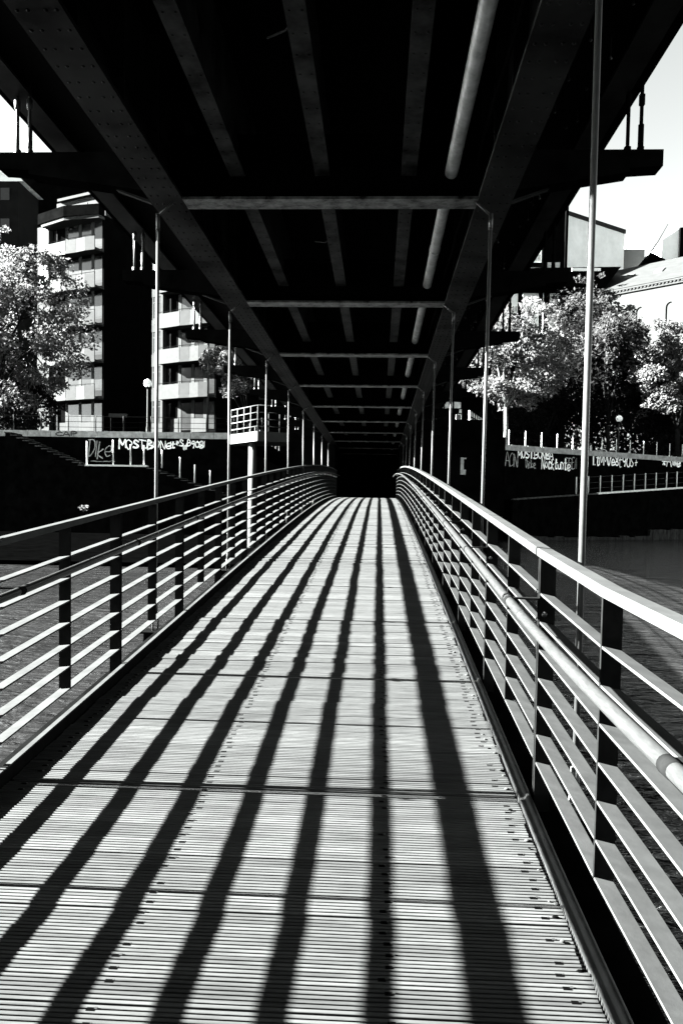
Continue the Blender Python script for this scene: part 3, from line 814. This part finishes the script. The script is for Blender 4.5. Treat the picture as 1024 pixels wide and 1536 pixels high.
p0 = at(704, 652, 62); p1 = at(704, 616, 62); q0 = at(724, 658, 67); q1 = at(724, 628, 67)
g = MB(); g.hexa([(p0.x,62,p0.z),(q0.x,67,p0.z),(q0.x-0.1,67.1,p0.z),(p0.x-0.1,62.1,p0.z),(p1.x,62,p1.z),(q0.x,67,p1.z),(q0.x-0.1,67.1,p1.z),(p1.x-0.1,62.1,p1.z)])
gp = g.build('glass_wall', M_BLIND, t)  # sky reflection in the glass is put into the pale colour
g = MB()
for i in range(5):
    z = p0.z+(p1.z-p0.z)*i/4; g.tube([(p0.x+0.03,61.97,z),(q0.x+0.03,66.97,z)], 0.05, 4)
for i in range(7):
    x = p0.x+(q0.x-p0.x)*i/6; y = 62+5*i/6; g.tube([(x+0.03,y-0.03,p0.z),(x+0.03,y-0.03,p1.z)], 0.035, 4)
g.build('glazing_bar', M_DARKST, gp)
MB().box(at(690,600,63).x+0.004, at(735,600,68).x, 67.3, 72, STREET-0.1, 15).build('wall', M_BLACKW, t)

# office building with dark frames
t = thing('office_building', (17, 84, STREET), 'dark framed office building with white windows beside the viaduct edge', 'building')
YO = 84
a = at(735, 300, YO); b = at(851, 300, YO)
MB().box(a.x, b.x, YO, YO+10, STREET-0.1, at(835, 318, YO).z).build('wall', M_BLACKW, t)
def face(px0, px1, py0, py1, Y, m, name, par, d=0.06):
    p = at(px0, py1, Y); q = at(px1, py0, Y)
    return MB().box(p.x, q.x, Y-d, Y-0.004, p.z, q.z).build(name, m, par)
for (x0, x1, y0, y1) in ((792, 812, 362, 394), (783, 807, 436, 461), (783, 807, 471, 497), (762, 776, 441, 470), (783, 807, 507, 530), (790, 811, 402, 407)):
    w = face(x0, x1, y0, y1, YO, M_BLIND, 'window', t, 0.12)
    for i in range(3):
        xa = x0+(x1-x0)*(0.08+0.31*i); xb = xa+(x1-x0)*0.22
        face(xa, xb, y0+(y1-y0)*0.62, y1-3, YO-0.12, M_COPING, 'pane', w, 0.03)
face(820, 839, 394, 410, YO, M_COPING, 'panel', t, 0.10); face(822, 839, 436, 500, YO, M_BLIND, 'panel', t, 0.10)
face(841, 851, 312, 520, YO, M_BLACKW, 'pillar', t, 0.5); face(812, 817, 350, 500, YO, M_BLIND, 'pillar', t, 0.25)
p = at(780, 436, YO-1); q = at(924, 409, YO-1)
mb = MB(); mb.exty([(p.x, p.z), (at(897, 436, YO).x, p.z), (q.x, q.z+0.15), (p.x, q.z)], YO-2.5, YO+6); mb.build('canopy', M_BLACKW, t)
mb = MB(); z_ = at(850, 409, YO-2.5).z; mb.box(at(848, 409, YO).x, at(890, 409, YO).x, YO-2.6, YO-2.4, z_+0.15, z_+0.45); mb.build('canopy_edge', M_BLIND, t)

# pale box building
A = at(849, 322, 97); zA = A.z
Bq = at(936, 348, 103.5)
t = thing('box_house', (A.x, 97, STREET), 'pale grey windowless box building above the long roof on the right', 'building')
mb = MB(); mb.prism([(A.x,97),(Bq.x,103.5),(Bq.x-5,111),(A.x-6,105)], STREET-0.1, zA); mb.build('wall', M_WALLG, t)
mb = MB(); mb.prism([(A.x-0.1,96.8),(Bq.x+0.15,103.4),(Bq.x-5,111.2),(A.x-6.2,105)], zA+0.004, zA+0.5); mb.build('roof', M_PANEL2, t)
t = thing('attic_house', (34, 112, STREET), 'dark grey rooftop block between the box building and the slanted gable', 'building')
p = at(930, 374, 112); q = at(966, 374, 112)
MB().box(p.x, q.x, 112, 118, STREET-0.1, p.z).build('wall', M_PANEL2, t)
MB().box(p.x-0.1, q.x+0.1, 111.8, 118.2, p.z+0.004, p.z+0.4).build('roof', M_WALLG, t)
t = thing('gable_house', (42, 106, STREET), 'slanted grey gable with black edge and thin mast at the right picture edge', 'building')
P = [at(985, 386, 106), at(1030, 386, 106), at(1030, 336, 106), at(1012, 348, 106), at(992, 361, 106)]
MB().exty([(P[4].x-0.8, STREET-0.1), (P[1].x, STREET-0.1), (P[2].x, P[2].z), (P[4].x, P[4].z)], 106, 114).build('wall', M_WALLG, t)
p = at(1018, 345, 105.9); q = at(1040, 390, 105.9)
MB().box(p.x, q.x, 105.5, 105.99, q.z, p.z+0.2).build('edge_band', M_BLACKW, t)
p = at(958, 398, 104); q = at(1000, 392, 104); r_ = at(975, 378, 104)
MB().exty([(p.x,p.z),(q.x,p.z),(q.x-0.3,q.z+0.3),(r_.x,r_.z)], 104, 105.4).build('roof', M_BLACKW, t)
p = at(968, 388, 103); q = at(979, 374, 103); r_ = at(1001, 336, 103)
MB().tube([p, q, r_], [0.12, 0.10, 0.05], 6).build('mast', M_PANEL2, t)

# long building with the zinc roof
e0 = at(893, 441, 82); 
k_ = 0
yy = 82.0
while yy > 50:
    q = at(1024, 416, yy)
    if q.z <= e0.z: break
    yy -= 0.05
e1 = at(1024, 416, yy)
ud = Vector((e1.x-e0.x, e1.y-e0.y, 0)).normalized(); nd = Vector((ud.y, -ud.x, 0))
T = Matrix(((ud.x, -nd.x, 0, e0.x), (ud.y, -nd.y, 0, e0.y), (0, 0, 1, 0), (0, 0, 0, 1)))
t = thing('long_hall', (e0.x, e0.y, STREET), 'long bright white hall with grey zinc roof and skylights on the right', 'building')
ze = e0.z
MB(T).box(-6.5, 40, 0, 12, STREET-0.1, ze-0.5).build('wall', M_WALLW, t)
mb = MB(T); mb.box(-6.5, 40, -0.30, 12, ze-0.18, ze); mb.box(-6.5, 40, -0.18, 12, ze-0.496, ze-0.32)
for i in range(130): mb.box(-6.4+0.36*i, -6.22+0.36*i, -0.26, 0, ze-0.318, ze-0.184)
mb.build('cornice', M_PANEL2, t)
mb = MB(T); mb.extx([(-0.35, ze+0.004), (12, ze+0.004), (6.2, ze+3.6), (5.0, ze+3.6)], -6.6, 40)
rf = mb.build('roof', M_ROOF, t)
for i in range(8):
    x = -1.0+3.1*i; s = MB(T)
    y0, y1 = 1.9, 2.7; zz = lambda y: ze+0.004+(y+0.35)*3.596/5.35
    s.hexa([(x,y0,zz(y0)),(x+0.8,y0,zz(y0)),(x+0.8,y1,zz(y1)),(x,y1,zz(y1)),(x,y0,zz(y0)+0.14),(x+0.8,y0,zz(y0)+0.14),(x+0.8,y1,zz(y1)+0.14),(x,y1,zz(y1)+0.14)])
    sk = s.build('skylight', M_WHITE, rf)
for i in range(12):
    x = -4.5+2.95*i; s = MB(T)
    pts = [(x+0.45*(1-math.cos(a_)), ze-2.6+0.45*math.sin(a_)) for a_ in [math.pi/2*k/4 for k in range(5)]]
    s.tube([(x, -0.03, ze-9)]+[(px_, -0.03, pz_) for px_, pz_ in pts], 0.055, 5)
    s.build('downpipe', M_DARKST, t)

# ------------------------------------------------------------------ trees
def leaf_quads(mb, c, rad, n, size, sc=(1,1,0.75)):
    for _ in range(n):
        while True:
            p = Vector((random.uniform(-1,1), random.uniform(-1,1), random.uniform(-1,1)))
            if p.length <= 1: break
        p = Vector((p.x*rad*sc[0], p.y*rad*sc[1], p.z*rad*sc[2]))+c
        s = size*random.uniform(0.55, 1.3)
        e = Euler((random.uniform(-1.1,1.1), random.uniform(-1.1,1.1), random.uniform(0,6.28))).to_matrix()
        a = e @ Vector((s,0,0)); b = e @ Vector((0,s*0.6,0)); n_ = e @ Vector((0,0,s*0.18))
        mb._add([p-a, p-b*1.0+n_, p+a, p+b+n_], [(0,1,2),(0,2,3)])
def tree(label, base, height, crown_c, crown_r, n_blob, n_leaf, leaf, lsize, bark, trunk_r, lean=(0,0), group='trees along the far quay', holes=0.0, blob=1.2):
    t = thing('leafy_tree', base, label, 'tree', group)
    b = Vector(base); cc = Vector(crown_c)
    tr = MB(); fork = b+Vector((lean[0]*0.35, lean[1]*0.35, height*0.33))
    tr.tube([b-Vector((0,0,0.2)), b+(fork-b)*0.5+Vector((0.08,0,0)), fork], [trunk_r*1.25, trunk_r, trunk_r*0.85], 10)
    cr = MB(); blobs = []
    tries = 0
    while len(blobs) < n_blob and tries < 4000:
        tries += 1
        p = Vector((random.uniform(-1,1), random.uniform(-1,1), random.uniform(-1,1)))
        if p.length > 1 or p.length < 0.25: continue
        p = p*(0.55+0.45*random.random()) if random.random() < 0.35 else p.normalized()*random.uniform(0.72, 1.06)
        q = cc+Vector((p.x*crown_r[0], p.y*crown_r[1], p.z*crown_r[2]))
        if any((q-w).length < blob*0.75 for w in blobs): continue
        blobs.append(q)
    mains = []
    for i in range(6):
        an = i*1.05+random.uniform(-0.3,0.3)
        e = cc+Vector((math.cos(an)*crown_r[0]*0.45, math.sin(an)*crown_r[1]*0.45, random.uniform(-0.35,0.45)*crown_r[2]))
        m_ = fork+(e-fork)*0.5+Vector((random.uniform(-.3,.3), random.uniform(-.3,.3), random.uniform(0,0.5)))
        tr.tube([fork, m_, e], [trunk_r*0.6, trunk_r*0.4, trunk_r*0.22], 7); mains.append((m_, e))
    for q in blobs:
        m_, e = min(mains, key=lambda w: (w[1]-q).length)
        st_ = m_+(e-m_)*random.uniform(0.3, 1.0)
        mid = st_+(q-st_)*0.5+Vector((random.uniform(-.3,.3), random.uniform(-.3,.3), random.uniform(-0.3,0.3)))
        tr.tube([st_, mid, q+(q-mid)*0.25], [trunk_r*0.2, trunk_r*0.13, trunk_r*0.05], 5)
        r_ = blob*random.uniform(0.6, 1.25)
        leaf_quads(cr, q, r_, int(n_leaf*random.uniform(0.55, 1.2)), lsize)
        for _ in range(3):
            off = Vector((random.uniform(-1,1), random.uniform(-1,1), random.uniform(-0.6,0.6)))*r_*1.1
            leaf_quads(cr, q+off, r_*0.4, n_leaf//7, lsize)
    tr.build('trunk', bark, t); cr.build('crown', leaf, t)
    return t
c = at(5, 490, 58.6)
tree('big pale spring tree in front of the nearer tower at the left edge', (at(-10, 640, 58.6).x, 58.6, STREET), 12, (c.x, 58.6, c.z), (6.3, 4.2, 6.6), 84, 230, M_LEAFL, 0.15, M_BARK, 0.30, blob=1.35)
c = at(768, 525, 61.3)
tree('pale leafy tree with slender light trunk beside the viaduct on the right', (at(757, 645, 60.6).x, 60.6, STREET), 11, (c.x, 61.3, c.z), (4.7, 2.6, 4.3), 60, 190, M_LEAFL, 0.145, M_BARKL, 0.17, blob=1.15)
c = at(893, 562, 76)
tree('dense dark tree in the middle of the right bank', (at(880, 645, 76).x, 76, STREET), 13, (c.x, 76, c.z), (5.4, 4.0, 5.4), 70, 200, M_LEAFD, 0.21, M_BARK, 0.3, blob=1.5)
c = at(1012, 545, 71)
tree('pale drooping tree at the right picture edge', (at(1015, 650, 71).x, 71, STREET), 10, (c.x, 71, c.z), (3.8, 2.6, 4.0), 44, 260, M_LEAFL, 0.16, M_BARK, 0.2, blob=1.1)
for i, (px, py, Y, rx, rz, lm, lb) in enumerate(((915, 515, 72.5, 3.0, 2.0, M_LEAFM, 'pale topped tree in front of the dark tree below the long hall'),
        (985, 520, 80, 3.6, 3.0, M_LEAFM, 'rounded mid grey tree below the right end of the long hall'),
        (868, 470, 82, 2.6, 2.8, M_LEAFM, 'airy tree top between the nearest right hanger and the office building'),
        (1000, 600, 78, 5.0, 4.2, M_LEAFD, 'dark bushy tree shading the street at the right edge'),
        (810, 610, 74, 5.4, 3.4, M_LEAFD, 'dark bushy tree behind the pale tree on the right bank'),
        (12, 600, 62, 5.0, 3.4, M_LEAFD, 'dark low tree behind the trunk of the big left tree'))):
    c = at(px, py, Y)
    tree(lb, (c.x, Y, STREET), max(4, c.z-STREET), (c.x, Y, max(c.z, STREET+rz*0.7)), (rx, 2.8, rz), 34, 130, lm, 0.19, M_BARK, 0.18, blob=1.2)
c = at(352, 552, 61)
tree('small bright tree between the farther tower and the viaduct', (at(372, 640, 61).x, 61, STREET), 7, (c.x, 61, c.z), (2.5, 1.8, 1.9), 26, 190, M_LEAFL, 0.14, M_BARK, 0.13, blob=0.75)
def hedge(label, x0, y0, x1, y1, h, n):  # added dark foliage, stands in for the shade under the trees
    t = thing('added_shade_hedge', (x0, y0, STREET), label, 'hedge')
    mb = MB(); tr = MB()
    for i in range(n):
        f = (i+0.5)/n; x, y = x0+(x1-x0)*f, y0+(y1-y0)*f
        hh = h*random.uniform(0.8, 1.15)
        for k in range(4):
            leaf_quads(mb, Vector((x+random.uniform(-.4,.4), y+random.uniform(-.5,.5), STREET+hh*(0.15+0.25*k))), 0.95, 170, 0.20, (1, 1, 0.9))
        tr.tube([(x, y, STREET), (x+random.uniform(-.3,.3), y, STREET+hh*0.6), (x+random.uniform(-.6,.6), y, STREET+hh*0.95)], [0.07, 0.05, 0.02], 5)
    mb.build('foliage', M_LEAFD, t); tr.build('stem', M_BARK, t)
hedge('tall dark hedge added for the shade under the trees in front of the long hall', 15.0, 74.2, 38.0, 77.5, 5.6, 17)
hedge('dark hedge added for the shade behind the slender light trunk on the right bank', 7.6, 67.5, 14.6, 72.0, 4.4, 7)
def shrub(label, base, r_, leaf, n=260, s=0.12):
    t = thing('quay_shrub', base, label, 'shrub')
    mb = MB(); b = Vector(base)
    for i in range(5):
        q = b+Vector((random.uniform(-1,1)*r_*0.7, random.uniform(-1,1)*r_*0.5, r_*random.uniform(0.5,1.2)))
        leaf_quads(mb, q, r_*0.6, n//5, s)
    mb.build('foliage', leaf, t)
    st_ = MB()
    for i in range(4): st_.tube([b, b+Vector((random.uniform(-.5,.5)*r_, random.uniform(-.4,.4)*r_, r_*0.9))], 0.02, 5)
    st_.build('stem', M_BARK, t)
p = at(124, 768, 49.0); shrub('tiny pale shrub growing on the dark stair wall left of the footbridge', (p.x, 49.25, p.z), 0.32, M_LEAFL, 120, 0.07)
p = at(838, 655, 70); shrub('small bright shrub beside the parked cars on the right street', (p.x, 70, STREET), 1.0, M_LEAFL)

# ------------------------------------------------------------------ street lamps
def street_lamp(label, px, py, Y, r_):
    c = at(px, py, Y)
    t = thing('street_lamp', (c.x, Y, STREET), label, 'street lamp', 'globe street lamps')
    mb = MB(); mb.tube([(c.x,Y,STREET),(c.x,Y,STREET+0.9),(c.x,Y,STREET+0.95),(c.x,Y,c.z-r_)], [0.11,0.10,0.065,0.055], 10); mb.build('pole', M_WALLW, t)
    MB().tube([(c.x,Y,c.z-r_-0.08),(c.x,Y,c.z-r_+0.06)], 0.12, 10).build('collar', M_DARKST, t)
    MB().ball((c.x,Y,c.z), r_, 18, 12).build('globe', M_OPAL, t)
street_lamp('white globe street lamp in front of the gap between the two towers', 222, 575, 52.4, 0.28)
street_lamp('white globe street lamp under the dark tree on the right bank', 928, 628, 67.5, 0.29)
p = at(312, 560, 57); q = at(317, 505, 57)
t = thing('lamp_mast', (p.x, 57, STREET), 'tall plain grey mast in front of the farther tower balconies', 'mast')
MB().tube([(p.x,57,STREET),(p.x+0.05,57,q.z)], [0.09,0.05], 8).build('pole', M_PANEL2, t)
MB().tube([(p.x,57,STREET),(p.x,57,STREET+0.8)], 0.13, 8).build('base_sleeve', M_PANEL2, t)
p = at(177, 625, 53.5)
t = thing('info_sign', (p.x, 53.5, STREET), 'pale blank sign box on the left quay behind the railing', 'sign')
MB().box(p.x-0.65, p.x+0.65, 53.5, 53.6, p.z-0.05, p.z+0.22).build('panel', M_PANEL2, t)
for s in (-0.5, 0.5): MB().tube([(p.x+s,53.55,STREET),(p.x+s,53.55,p.z-0.051)], 0.035, 6).build('leg', M_DARKST, t)

# ------------------------------------------------------------------ cars and the passer-by
def car(label, loc, rot, paint):
    t = thing('parked_car', loc, label, 'car', 'cars parked on the right bank street')
    t.rotation_euler = (0, 0, rot)
    def part(mb, name, m, par=None, bevel=0.0):
        me = bpy.data.meshes.new(name); me.from_pydata([tuple(v) for v in mb.v], [], mb.f); me.materials.append(m)
        me.polygons.foreach_set('use_smooth', mb.sm); me.update()
        o = bpy.data.objects.new(name, me); COL.objects.link(o); o.parent = par or t
        if bevel:
            b = o.modifiers.new('bevel', 'BEVEL'); b.width = bevel; b.segments = 3; b.limit_method = 'ANGLE'; b.angle_limit = R(40)
        return o
    def arch(cx, r_, up=True): return [(cx+r_*math.cos(a_), 0.32+r_*math.sin(a_)) for a_ in [math.pi*k/8 for k in range(9)]]
    prof = [(-2.1,0.35),(-2.12,0.75),(-1.95,0.95),(-1.1,1.02),(1.0,1.0),(2.0,0.88),(2.1,0.6),(2.08,0.3)]+arch(1.3,0.36)+[(0.94,0.24),(-0.9,0.24)]+arch(-1.3,0.36)+[(-1.66,0.28)]
    b = MB(); b.extr([(0,0)], [(0,0)], True) if False else None
    b = MB(); n = len(prof)
    vs = [(x,-0.86,z) for x,z in prof]+[(x,0.86,z) for x,z in prof]
    b._add(vs, [tuple(range(n-1,-1,-1)), tuple(range(n,2*n))]+[(i,(i+1)%n,n+(i+1)%n,n+i) for i in range(n)])
    part(b, 'body', paint, None, 0.05)
    g = MB(); g.hexa([(-1.6,-0.78,0.98),(0.95,-0.78,0.98),(0.95,0.78,0.98),(-1.6,0.78,0.98),(-1.15,-0.62,1.42),(0.25,-0.62,1.42),(0.25,0.62,1.42),(-1.15,0.62,1.42)])
    part(g, 'windows', M_GLASS)
    r_ = MB(); r_.hexa([(-1.2,-0.66,1.422),(0.3,-0.66,1.422),(0.3,0.66,1.422),(-1.2,0.66,1.422),(-1.05,-0.58,1.48),(0.15,-0.58,1.48),(0.15,0.58,1.48),(-1.05,0.58,1.48)])
    for s in (-1, 1):
        for xa, xb in ((-1.6,-1.15),(0.95,0.25),(-0.3,-0.3)):
            r_.tube([(xa, s*0.785, 0.99), (xb, s*0.63, 1.43)], 0.04, 6)
    part(r_, 'roof', paint, None, 0.02)
    for x in (-1.3, 1.3):
        for s in (-1, 1):
            w = MB(); w.tube([(x, s*0.66, 0.32), (x, s*0.865, 0.32)], 0.32, 20); wo = part(w, 'wheel', M_RUBBER)
            h = MB(); h.tube([(x, s*0.862, 0.32), (x, s*0.872, 0.32)], 0.19, 14); part(h, 'rim', M_SCREW, wo)
    for s in (-1, 1):
        l = MB(); l.ball((2.03, s*0.62, 0.70), 0.11, 10, 6, (0.6,1.4,0.8)); part(l, 'headlight', M_OPAL)
        l = MB(); l.ball((-2.06, s*0.66, 0.80), 0.10, 10, 6, (0.5,1.2,1)); part(l, 'tail_light', M_PANEL2)
    b = MB(); b.box(2.07, 2.14, -0.8, 0.8, 0.32, 0.48); b.box(-2.16, -2.10, -0.8, 0.8, 0.36, 0.52); part(b, 'bumper', M_CARG, None, 0.02)
    return t
p = at(863, 660, 71.5); car('grey car parked behind the pale railing posts on the right bank', (p.x-0.6, 71.5, STREET), 0.55, M_CARG)
p = at(912, 660, 73.0); car('white car parked left of the globe lamp on the right bank', (p.x, 73.0, STREET), -1.05, M_CARW)

def person(label, loc, face):
    t = thing('person', loc, label, 'person')
    J = {'pelvis': (0,0,0.93), 'waist': (0,0,1.08), 'chest': (0,0.01,1.32), 'neck': (0,0,1.50), 'head': (0,-0.02,1.62), 'crown': (0,0,1.74),
         'sl': (0.19,0,1.42), 'el': (0.25,0.02,1.14), 'wl': (0.24,-0.08,0.90), 'sr': (-0.19,0,1.42), 'er': (-0.26,0.02,1.15), 'wr': (-0.22,-0.14,0.94),
         'hl': (0.10,0,0.88), 'kl': (0.12,-0.06,0.48), 'al': (0.12,-0.02,0.09), 'tl': (0.13,-0.18,0.04),
         'hr': (-0.10,0,0.88), 'kr': (-0.11,0.02,0.48), 'ar': (-0.11,0.10,0.10), 'tr': (-0.12,-0.05,0.04)}
    Rr = {'pelvis': .15, 'waist': .135, 'chest': .16, 'neck': .06, 'head': .10, 'crown': .085, 'sl': .075, 'el': .05, 'wl': .035, 'sr': .075, 'er': .05, 'wr': .035,
          'hl': .10, 'kl': .065, 'al': .045, 'tl': .04, 'hr': .10, 'kr': .065, 'ar': .045, 'tr': .04}
    E = [('pelvis','waist'),('waist','chest'),('chest','neck'),('neck','head'),('head','crown'),('chest','sl'),('sl','el'),('el','wl'),('chest','sr'),('sr','er'),('er','wr'),
         ('pelvis','hl'),('hl','kl'),('kl','al'),('al','tl'),('pelvis','hr'),('hr','kr'),('kr','ar'),('ar','tr')]
    names = list(J)
    for side in ('l', 'r'):           # five short fingers on each hand
        w = Vector(J['w'+side])
        for i in range(5):
            k = 'f%s%d' % (side, i)
            J[k+'a'] = tuple(w+Vector((0, -0.03+0.018*i, -0.07))); J[k+'b'] = tuple(w+Vector((0.004, -0.04+0.019*i, -0.12-0.01*(2-abs(i-2)))))
            Rr[k+'a'] = 0.013; Rr[k+'b'] = 0.009
            E += [('w'+side, k+'a'), (k+'a', k+'b')]
    names = list(J)
    me = bpy.data.meshes.new('body'); me.from_pydata([J[n] for n in names], [(names.index(a), names.index(b)) for a, b in E], [])
    me.materials.append(M_CLOTHW)
    o = bpy.data.objects.new('body', me); COL.objects.link(o); o.parent = t
    sk = o.modifiers.new('skin', 'SKIN')
    for i, n in enumerate(names):
        me.skin_vertices[0].data[i].radius = (Rr[n], Rr[n]*0.85)
        me.skin_vertices[0].data[i].use_root = (n == 'pelvis')
    o.modifiers.new('sub', 'SUBSURF').levels = 1
    def part(mb, name, m):
        me = bpy.data.meshes.new(name); me.from_pydata([tuple(v) for v in mb.v], [], mb.f); me.materials.append(m); me.polygons.foreach_set('use_smooth', mb.sm); me.update()
        q = bpy.data.objects.new(name, me); COL.objects.link(q); q.parent = t
    part(MB().ball((0,0.02,1.70), 0.115, 12, 8, (1,1.05,0.95)), 'hair', M_HAIR)
    f = MB(); f.ball((0,-0.085,1.63), 0.075, 12, 8, (1,0.5,1.3)); f.ball((0,-0.13,1.62), 0.018, 6, 5); part(f, 'face', M_SKIN)
    part(MB().tube([(0.11,0,0.90),(0.122,-0.06,0.48),(0.122,-0.02,0.12)], [0.12,0.085,0.075], 10).tube([(-0.11,0,0.90),(-0.112,0.02,0.48),(-0.112,0.10,0.13)], [0.12,0.085,0.075], 10), 'trousers', M_CLOTHD)
    t.rotation_euler = (0, 0, face)
    return t
p = at(890, 655, 69.2)
person('person in white top walking past the white car on the right bank', (p.x, 69.2+0.9, STREET), 1.2)

# ------------------------------------------------------------------ light
SUN_EL = R(23.75)
sl = bpy.data.lights.new('sun', 'SUN'); sl.energy = 5.0; sl.angle = R(0.5); sl.color = (0.985, 1.0, 0.985)
so = bpy.data.objects.new('sun', sl); COL.objects.link(so)
so.rotation_euler = (0, -(math.pi/2-SUN_EL), 0)
so.location = (-30, 0, 30)
w = bpy.data.worlds.new('World'); SC.world = w; w.use_nodes = True
nt = w.node_tree; nt.nodes.clear()
out = nt.nodes.new('ShaderNodeOutputWorld'); bg = nt.nodes.new('ShaderNodeBackground'); sky = nt.nodes.new('ShaderNodeTexSky')
sky.sky_type = 'NISHITA'; sky.sun_disc = False; sky.sun_elevation = SUN_EL; sky.sun_rotation = R(270); sky.air_density = 0.18; sky.dust_density = 0.15; sky.ozone_density = 1.0
sep = nt.nodes.new('ShaderNodeSeparateColor'); cmb = nt.nodes.new('ShaderNodeCombineColor')
nt.links.new(sky.outputs[0], sep.inputs[0])
for i, k in enumerate((0.955, 1.0, 0.985)):      # black and white film behind a red filter
    mu = nt.nodes.new('ShaderNodeMath'); mu.operation = 'MULTIPLY'; mu.inputs[1].default_value = k
    nt.links.new(sep.outputs[0], mu.inputs[0]); nt.links.new(mu.outputs[0], cmb.inputs[i])
nt.links.new(cmb.outputs[0], bg.inputs['Color']); bg.inputs['Strength'].default_value = 0.05
nt.links.new(bg.outputs[0], out.inputs['Surface'])

SC.view_settings.view_transform = 'Standard'; SC.view_settings.look = 'None'
SC.view_settings.exposure = 6.2; SC.view_settings.gamma = 1.0; SC.view_settings.use_curve_mapping = False
SC.render.engine = 'CYCLES'
SC.cycles.use_denoising = True
SC.cycles.max_bounces = 6; SC.cycles.diffuse_bounces = 3; SC.cycles.glossy_bounces = 3
SC.cycles.caustics_reflective = False; SC.cycles.caustics_refractive = False
